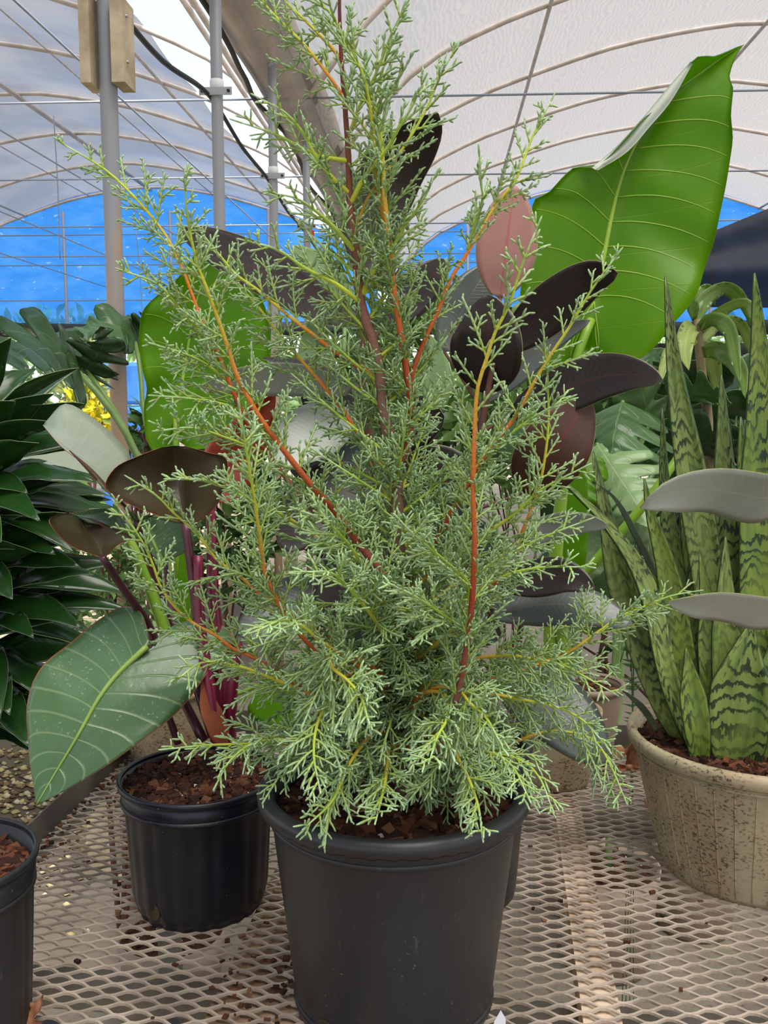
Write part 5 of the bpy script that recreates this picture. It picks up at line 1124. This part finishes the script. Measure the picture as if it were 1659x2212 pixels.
broad('peace_lily', 'leafy green plant low between the brown rubber leaf and the pale monstera', 1250, 1250, 2.8,
      [((1240, 1130, 2.8), (1300, 1050, 2.7), 90, 10), ((1230, 1180, 2.8), (1170, 1080, 2.7), 100, 10), ((1250, 1200, 2.8), (1340, 1180, 2.7), 110, 20), ((1230, 1250, 2.8), (1150, 1230, 2.7), 110, 0), ((1260, 1270, 2.8), (1330, 1290, 2.7), 110, 10), ((1220, 1000, 2.8), (1300, 920, 2.8), 110, 30), ((1130, 1000, 2.8), (1090, 880, 2.8), 110, 10)], ['cut', 'cut_dark'])
# corn plant with arching ribbon leaves
Yc = 2.7; cc_ = at(1535, 1100, Yc); cc_ = np.array([cc_[0], cc_[1], GZ])
M['corn'] = leafm('corn_leaf', (130, 156, 70), (150, 172, 92), (196, 206, 130), 0.5, 0, 0.0, 0.12, 0.3, 0.35, tcol=(140, 180, 50), vstr=0.6)
M['corn2'] = leafm('corn_leaf_dark', (86, 122, 50), (104, 140, 66), (160, 180, 100), 0.5, 0, 0.0, 0.12, 0.3, 0.35, tcol=(110, 170, 40), vstr=0.5)
corn = thing('corn_plant', 'corn plant with arching yellow-green ribbon leaves beside the tallest snake plant sword', 'plant', cc_)
make_pot(corn, cc_, [(0.10, 0.0), (0.105, 0.01), (0.12, 0.2), (0.128, 0.26)], M['taupe'], 0.005, n=40); soil(corn, cc_, 0.118, 0.24, 45, 60)
petiole(corn, np.concatenate([[cc_ + [0, 0, 0.24]], P((1530, 1000, Yc), (1515, 800, Yc), (1505, 690, Yc))]), 0.02, 0.012, plain('cane', (140, 124, 88), 0.7, (116, 100, 70), 12.0), 'cane', n=18)
for k, (pts, w, roll) in enumerate([
        ([(1505, 700), (1520, 650), (1570, 622), (1610, 660), (1640, 740)], 34, 30), ([(1510, 720), (1560, 670), (1610, 655), (1640, 700), (1655, 760)], 30, 40), ([(1508, 710), (1540, 690), (1575, 710), (1590, 780), (1600, 830)], 34, 20),
        ([(1510, 740), (1550, 700), (1600, 700), (1625, 760), (1630, 800)], 32, 35), ([(1500, 690), (1490, 640), (1470, 625), (1440, 650)], 28, 30), ([(1500, 700), (1485, 720), (1480, 760), (1488, 800)], 40, 0),
        ([(1500, 680), (1510, 640), (1530, 625), (1545, 660)], 26, 10), ([(1508, 730), (1470, 740), (1440, 780), (1425, 830)], 36, 20), ([(1515, 760), (1560, 760), (1600, 800), (1610, 860)], 40, 15), ([(1512, 740), (1530, 760), (1545, 810), (1550, 860)], 36, 0)]):
    blade(corn, (M['corn'] if k % 2 else M['corn2'], M['corn2']), [(x, y, Yc - 0.25 * i / len(pts) * (1 if k % 3 else -0.5)) for i, (x, y) in enumerate(pts)], wpx=w, kind='strap', roll=roll, n=18, nv=2, fold=0.1, ruffle=0.004, rf=3, seed=k)

# ================================================================== shrubs made of many small leaves
def bush(name, label, cat_, c, rad, n, size, cols, seed, up=0.3, group=None, elong=2.0, stem=True, foot=None):
    """c: centre of the crown"""
    rg = np.random.default_rng(seed); z0 = foot if foot is not None else GZ
    t = thing(name, label, cat_, (c[0], c[1], z0), group)
    q = nrm(rg.normal(size=(n, 3))) * (rg.uniform(0.25, 1, (n, 1)) ** 0.45); p = np.asarray(c) + q * np.asarray(rad)
    d = nrm(q + rg.normal(size=(n, 3)) * 0.6 + np.array([0, 0, up])); s = nrm(np.cross(d, rg.normal(size=(n, 3)))); nn = np.cross(d, s)
    L = size * rg.uniform(0.6, 1.3, (n, 1)); W = L / elong
    rows = []
    for tt, ww, dz in ((0, 0.1, 0), (0.3, 0.9, 0.06), (0.65, 0.85, 0.02), (1.0, 0.05, -0.15)):
        m_ = p + d * L * tt + nn * L * dz; rows += [m_ - s * W * 0.5 * ww + nn * W * 0.12 * ww, m_, m_ + s * W * 0.5 * ww + nn * W * 0.12 * ww]
    V = np.stack(rows, 1); f = np.array([[r * 3 + k, r * 3 + k + 1, r * 3 + k + 4, r * 3 + k + 3] for r in range(3) for k in range(2)])[None]
    Q = (np.arange(n)[:, None, None] * 12 + f).reshape(-1, 4); C = np.array([lin(x) for x in cols])[rg.integers(len(cols), size=n)] * rg.uniform(0.75, 1.25, (n, 1))
    mk('foliage', V.reshape(-1, 3), Q, M['bushleaf'], t, col=np.repeat(C, 12, 0), kind='stuff')
    if stem:
        g = Geo()
        for k in range(5):
            e = np.asarray(c) + rg.normal(size=3) * np.asarray(rad) * 0.45
            g.tube(cat([[c[0], c[1], z0], [c[0] + rg.normal(0, 0.02), c[1], (z0 + c[2]) / 2], e], 8), np.linspace(0.008, 0.003, 9) * max(1, rad[2] * 2), 6)
        g.out('stems', M['rub_stem'], t)
    return t
M['bushleaf'] = vcol('small_leaf', 0.45, 0, transl=0.3, spec=0.45)
GR = [(92, 128, 60), (120, 156, 84), (72, 108, 50), (150, 176, 112)]; DK = [(50, 84, 36), (66, 100, 46), (40, 70, 32)]; YL = [(224, 208, 40), (236, 226, 90), (170, 170, 40), (120, 140, 40)]
# wooden slat bench to the left
wb_ = thing('slat_bench', 'weathered wooden slat bench carrying small shrubs behind the dracaena', 'bench', (-1.9, 5.0, GZ))
WX0, WX1, WY0, WY1, WZ = -3.2, -0.98, 2.75, 7.2, -0.12
for k in range(int((WY1 - WY0) / 0.115)):
    g = Geo(); y = WY0 + k * 0.115; g.box((WX0, y, WZ - 0.02), (WX1, y + 0.09, WZ + 0.004 * (k % 3 == 0))); g.out('slat', M['lumber'], wb_, smooth=False)
for x in (WX0 + 0.1, (WX0 + WX1) / 2, WX1 - 0.1):
    g = Geo(); g.box((x - 0.03, WY0, WZ - 0.11), (x + 0.03, WY1, WZ - 0.02)); g.out('rail', M['lumber'], wb_, smooth=False)
    for y in (WY0 + 0.2, WY1 - 0.2):
        g = Geo(); g.box((x - 0.04, y - 0.04, GZ), (x + 0.04, y + 0.04, WZ - 0.11)); g.out('leg', M['lumber'], wb_, smooth=False)
def bp(px, py, Y): return at(px, py, Y)
c = bp(235, 1215, 2.42); bush('small_shrub', 'light green small-leaved shrub between the purple stalks and the dracaena', 'shrub', c, (0.14, 0.09, 0.13), 650, 0.030, GR, 51)
c = bp(290, 1290, 2.9); bush('small_shrub', 'grey-green bushy creeper low behind the big philodendron leaf', 'shrub', c, (0.14, 0.12, 0.10), 550, 0.030, [(110, 140, 84), (140, 164, 112), (84, 118, 60)], 52, foot=WZ)
c = bp(130, 1290, 3.3); bush('small_shrub', 'dusky shrub on the slat bench hidden behind the dracaena leaves', 'shrub', c, (0.18, 0.14, 0.12), 400, 0.036, DK + GR[:1], 53, foot=WZ)
c = bp(195, 900, 5.0); bush('yellow_croton', 'bright yellow croton bush seen under the cut leaves beside the post', 'shrub', c, (0.13, 0.14, 0.16), 420, 0.06, YL, 54, foot=WZ)
c = bp(190, 820, 6.2); bush('pale_shrub', 'hazy pale olive shrub standing behind the yellow croton', 'shrub', c, (0.16, 0.2, 0.3), 420, 0.07, [(150, 160, 100), (170, 176, 120), (120, 136, 80)], 55, foot=WZ)
c = bp(297, 958, 3.6); bush('purple_plant', 'small purple leaved plant at the foot of the nearest post', 'plant', c, (0.045, 0.05, 0.04), 160, 0.03, [(120, 84, 98), (92, 66, 84), (150, 110, 120)], 56, foot=WZ)
c = bp(320, 930, 3.5); bush('small_shrub', 'dark green shrub between the post and the left elephant ear leaf', 'shrub', c, (0.05, 0.06, 0.08), 90, 0.06, DK, 57, foot=WZ)
# deep greenery on the right
c = bp(1440, 1240, 3.2); bush('dark_shrub', 'dark mass of shrub leaves low behind the snake plant', 'shrub', c, (0.40, 0.2, 0.26), 700, 0.08, DK + GR[:1], 58)
c = bp(1320, 1010, 3.7); bush('dark_shrub', 'dark shrub in the shade behind the pale monstera leaves', 'shrub', c, (0.30, 0.2, 0.30), 500, 0.09, DK, 59)
c = bp(1600, 900, 5.0); bush('dark_shrub', 'far green shrub behind the corn plant at the right', 'shrub', c, (0.5, 0.3, 0.28), 500, 0.10, GR + DK, 60)
c = bp(1120, 900, 4.4); bush('mid_shrub', 'bright shrub glimpsed between the conifer and the rubber leaves', 'shrub', c, (0.30, 0.2, 0.35), 500, 0.10, GR, 61)
c = bp(1645, 910, 3.3); bush('pink_flower', 'small pink flower head between the snake plant swords at the right', 'flower', c, (0.025, 0.02, 0.02), 60, 0.02, [(232, 90, 150), (240, 130, 176)], 62, stem=True, elong=1.2)
c = bp(790, 950, 5.2); bush('mid_shrub', 'shadowy green shrub far behind the middle of the conifer', 'shrub', c, (0.28, 0.25, 0.32), 600, 0.09, DK + GR[:2], 63)
c = bp(960, 800, 6.3); bush('mid_shrub', 'wide green shrub far behind the upper right side of the conifer', 'shrub', c, (0.75, 0.3, 0.5), 900, 0.12, GR + DK, 65)
c = bp(480, 1120, 3.2); bush('mid_shrub', 'low green shrub far behind the philodendron stalks', 'shrub', c, (0.22, 0.2, 0.26), 600, 0.07, DK + GR[:2], 64)
# outside: trees beyond the end wall
for k, (x, y, z, r, lab) in enumerate([(-9.5, 24, 1.3, 2.2, 'round garden tree outside beyond the far left end of the greenhouse'), (-5.6, 29, 1.2, 2.0, 'garden tree outside beyond the left end wall beside the nearest post'), (-2.2, 25, 1.0, 1.7, 'garden tree outside seen under the end wall beside the second post'),
                                       (1.2, 29, 1.0, 1.9, 'garden tree outside seen under the end wall behind the conifer'), (4.6, 25, 1.1, 2.0, 'garden tree outside beyond the right end wall behind the elephant ear'), (8.4, 29, 1.3, 2.3, 'garden tree outside beyond the far right shade cloth')]):
    bush('garden_tree', lab, 'tree', (x, y, z - 0.3), (r, r * 0.8, r * 0.8), 900, 0.34, [(110, 140, 84), (140, 166, 110), (90, 120, 70)], 70 + k, group='trees outside')
# blue drum tarp and pale board standing on the far left
def panel(name, label, cat_, x0, x1, y, z0, z1, mat, th=0.05):
    g = Geo(); g.box((x0, y, z0), (x1, y + th, z1)); o = g.out(name, mat, None, smooth=False); return setp(o, label, cat_)
a = at(206, 780, 8.0); b = at(312, 905, 8.0)
tb = thing('blue_tarp_stack', 'stack of blue tarps standing beside the nearest post at the left', 'tarp', ((a[0] + b[0]) / 2, 8.1, GZ))
for k in range(5):
    g = Geo(); zz = GZ + k * (a[2] - GZ) / 5; g.box((a[0] + 0.02 * (k % 2), 8.0, zz), (b[0] - 0.015 * (k % 3), 8.35, zz + (a[2] - GZ) / 5 - 0.01)); o = g.out('folded_tarp', M['tarpsolid'] if 'tarpsolid' in M else M.setdefault('tarpsolid', plain('blue_tarp_solid', (70, 140, 225), 0.5, (50, 110, 200), 5.0)), tb, smooth=False)
    bv = o.modifiers.new('b', 'BEVEL'); bv.width = 0.03; bv.segments = 2
# broad pale leaf and red tag behind the conifer top
Yv = 2.3; vc = at(720, 1000, Yv); vc = np.array([vc[0], vc[1], GZ])
ban = thing('pale_leaf_plant', 'plant with pale grey-green paddle leaves half hidden behind the conifer stem', 'plant', vc)
make_pot(ban, vc, [(0.10, 0.0), (0.105, 0.01), (0.12, 0.2), (0.128, 0.26)], M['taupe'], 0.005, n=40); soil(ban, vc, 0.118, 0.24, 46, 60)
for pts, w, mats, roll in (([(745, 700, Yv), (720, 640, Yv), (690, 585, Yv - .05), (630, 530, Yv - .1)], 110, ('cut_pale', 'cut'), 35), ([(705, 900, Yv), (690, 820, Yv), (680, 740, Yv), (690, 660, Yv - .05)], 100, ('cut_pale', 'cut'), 30), ([(900, 900, Yv), (920, 840, Yv), (930, 780, Yv), (925, 720, Yv)], 110, ('cut_pale', 'cut'), 10)):
    blade(ban, (M[mats[0]], M[mats[1]]), pts, wpx=w, kind='ovate', roll=roll); petiole(ban, np.concatenate([[vc + [0, 0, 0.24]], P(((pts[0][0] + 720) / 2, 1050, Yv), pts[0])]), 0.008, 0.005, M['stalk'])
rt = np.array([PX + 0.036, 6.272, at(680, 508, 6.27)[2]]); g = Geo(); g.box((rt[0] - 0.014, rt[1] - 0.002, rt[2] - 0.03), (rt[0] + 0.014, rt[1], rt[2] + 0.03)); g.tube([[rt[0], rt[1] - 0.001, rt[2] + 0.03], [rt[0] - 0.006, rt[1], rt[2] + 0.05], [PX + 0.02, 6.285, rt[2] + 0.07]], 0.002, 4)
tg = g.out('red_tag', plain('red_plastic', (205, 44, 40), 0.4), None, smooth=False); setp(tg, 'small red tag hanging beside the fourth post', 'tag')

# ================================================================== small things on the bench and floor
M['dry'] = leafm('dry_leaf', (188, 138, 104), (160, 108, 76), (120, 76, 52), 8, 1.2, 0.08, 0.02, 0.8, 0.2, tcol=(200, 140, 90), vstr=0.6)
def dry(label, base, tip, w, curl, seed, lift=0.006):
    b = on(base[0], base[1], lift); t_ = on(tip[0], tip[1], lift + 0.01); mid = (b + t_) / 2 + np.array([0, 0, curl]); l = np.linalg.norm(t_ - b)
    o, G, gn = blade(None, (M['dry'], M['dry']), np.array([b, mid, t_]), w=w, kind='ovate', ref=(0.9, -0.35, 0.35), n=16, nv=4, ruffle=0.007, rf=2.5, fold=0.10, seed=seed, th=0.0006, name='fallen_leaf')
    zmin = min(v.co.z for v in o.data.vertices)
    for v in o.data.vertices: v.co.z += 0.002 - zmin
    setp(o, label, 'dry leaf')
dry('large crinkled brown fallen leaf lying on the mesh left of the tan pot', (1400, 1660), (1318, 1645), 0.075, 0.018, 3)
dry('small curled brown fallen leaf touching the side of the tan pot', (1418, 1745), (1392, 1745), 0.022, 0.012, 4)
dry('brown fallen leaf at the lower left corner beside the nursery pot', (70, 2215), (80, 2170), 0.025, 0.018, 5)
dry('thin dry leaf strip lying behind the large crinkled fallen leaf', (1320, 1662), (1395, 1664), 0.012, 0.004, 6)
tgp = on(1075, 2212, 0.05); g = Geo()
w = 0.008; tz = 0.0; d_ = np.array([PC[0] + 0.125, PC[1] - 0.10, 0.0])
tag_ = at(1077, 2190, d_[1]); g.add([[tag_[0] - w, d_[1], 0.001], [tag_[0] + w, d_[1], 0.001], [tag_[0] + w, d_[1], tag_[2] - 0.006], [tag_[0] + w * 0.3, d_[1], tag_[2] + 0.004], [tag_[0] - w * 0.6, d_[1], tag_[2] - 0.01],
    [tag_[0] - w, d_[1] + 0.001, 0.001], [tag_[0] + w, d_[1] + 0.001, 0.001], [tag_[0] + w, d_[1] + 0.001, tag_[2] - 0.006], [tag_[0] + w * 0.3, d_[1] + 0.001, tag_[2] + 0.004], [tag_[0] - w * 0.6, d_[1] + 0.001, tag_[2] - 0.01]],
    [[0, 1, 2, 4], [5, 9, 7, 6]], [[2, 3, 4], [7, 9, 8]])
o = g.out('plant_tag', plain('white_plastic', (232, 230, 238), 0.35), None, smooth=False); setp(o, 'white plastic plant tag standing against the foot of the big black pot', 'tag')
# gravel on the ground beside the bench
rgp = np.random.default_rng(9); g = Geo(); ico = nrm(np.array([[1, 0, 0], [-1, 0, 0], [0, 1, 0], [0, -1, 0], [0, 0, 1], [0, 0, -1]], float)); icf = [[0, 2, 4], [2, 1, 4], [1, 3, 4], [3, 0, 4], [2, 0, 5], [1, 2, 5], [3, 1, 5], [0, 3, 5]]
gc = on(20, 1745, GZ)
PB = np.array([lin(x) for x in ((206, 190, 140), (188, 170, 120), (150, 130, 96), (216, 206, 170), (122, 98, 76))])
for k in range(1500):
    p = np.array([gc[0] + rgp.normal(0, 0.30), gc[1] + rgp.normal(0, 0.45), GZ + 0.006]); s = rgp.uniform(0.008, 0.022) * np.array([1, rgp.uniform(0.6, 1), rgp.uniform(0.4, 0.7)])
    g.add(ico * s + p, None, icf, c=PB[rgp.integers(len(PB))] * rgp.uniform(0.8, 1.15))
o = g.out('gravel', vcol('pebble', 0.8), None); setp(o, 'loose yellowish gravel on the ground left of the bench edge', 'gravel', kind='stuff')
# fern fronds hanging behind the starter pot
fc = at(1370, 1330, 2.2); fc = np.array([fc[0], fc[1], GZ])
fern = thing('fern', 'thin fern fronds hanging behind the small taupe pot', 'plant', fc)
for k, (tx, ty) in enumerate(((1362, 1450), (1340, 1430), (1385, 1440), (1350, 1400))):
    pts = cat(np.array([fc + [0.01 * k, 0, 0.0], fc + [0, -0.02, 0.78], at(1368 - k * 3, 1370, 2.15), at(tx, ty, 2.12)]), 26); g = Geo(); T = tangents(pts); g.tube(pts, 0.0012, 4)
    for i in range(17, 26):
        for s in (-1, 1):
            sd = nrm(np.cross(T[i], [0, 1, 0])) * s; L = 0.026 * sin(pi * (i - 15) / 12.5); a, b = pts[i], pts[i] + (sd + T[i] * 0.3) * L; q = T[i] * 0.0035
            g.add([a - q, b, a + q, (a + b) / 2 - [0, 0.002, 0]], None, [[0, 1, 3], [3, 1, 2], [0, 3, 2]])
    g.out('frond', M['cut'], fern)

# crumbs of bark spilt on the bench
rgk = np.random.default_rng(12); g = Geo()
for k in range(420):
    q = rgk.uniform()
    if q < 0.45: p = B([BX0 + abs(rgk.normal(0, 0.03)) + 0.004, rgk.uniform(1.05, 1.95), 0.0])
    elif q < 0.8: p = B([rgk.normal(-0.20, 0.05), rgk.uniform(0.75, 1.25), 0.0])
    else: p = B([rgk.uniform(-0.6, 0.9), rgk.uniform(0.8, 1.9), 0.0])
    e = rgk.uniform(0.0012, 0.0045) * np.array([1, rgk.uniform(0.4, 0.9), rgk.uniform(0.2, 0.5)]); a = rgk.uniform(0, 6.28)
    g.box(-e, e, (np.array([[cos(a), -sin(a), 0], [sin(a), cos(a), 0], [0, 0, 1]]), p + [0, 0, 0.002]), c=BROWNS[rgk.integers(len(BROWNS))] * rgk.uniform(0.6, 1.1))
o = g.out('soil_crumbs', M['chip'], None, smooth=False); setp(o, 'crumbs of brown bark scattered on the steel mesh', 'crumbs', kind='stuff')
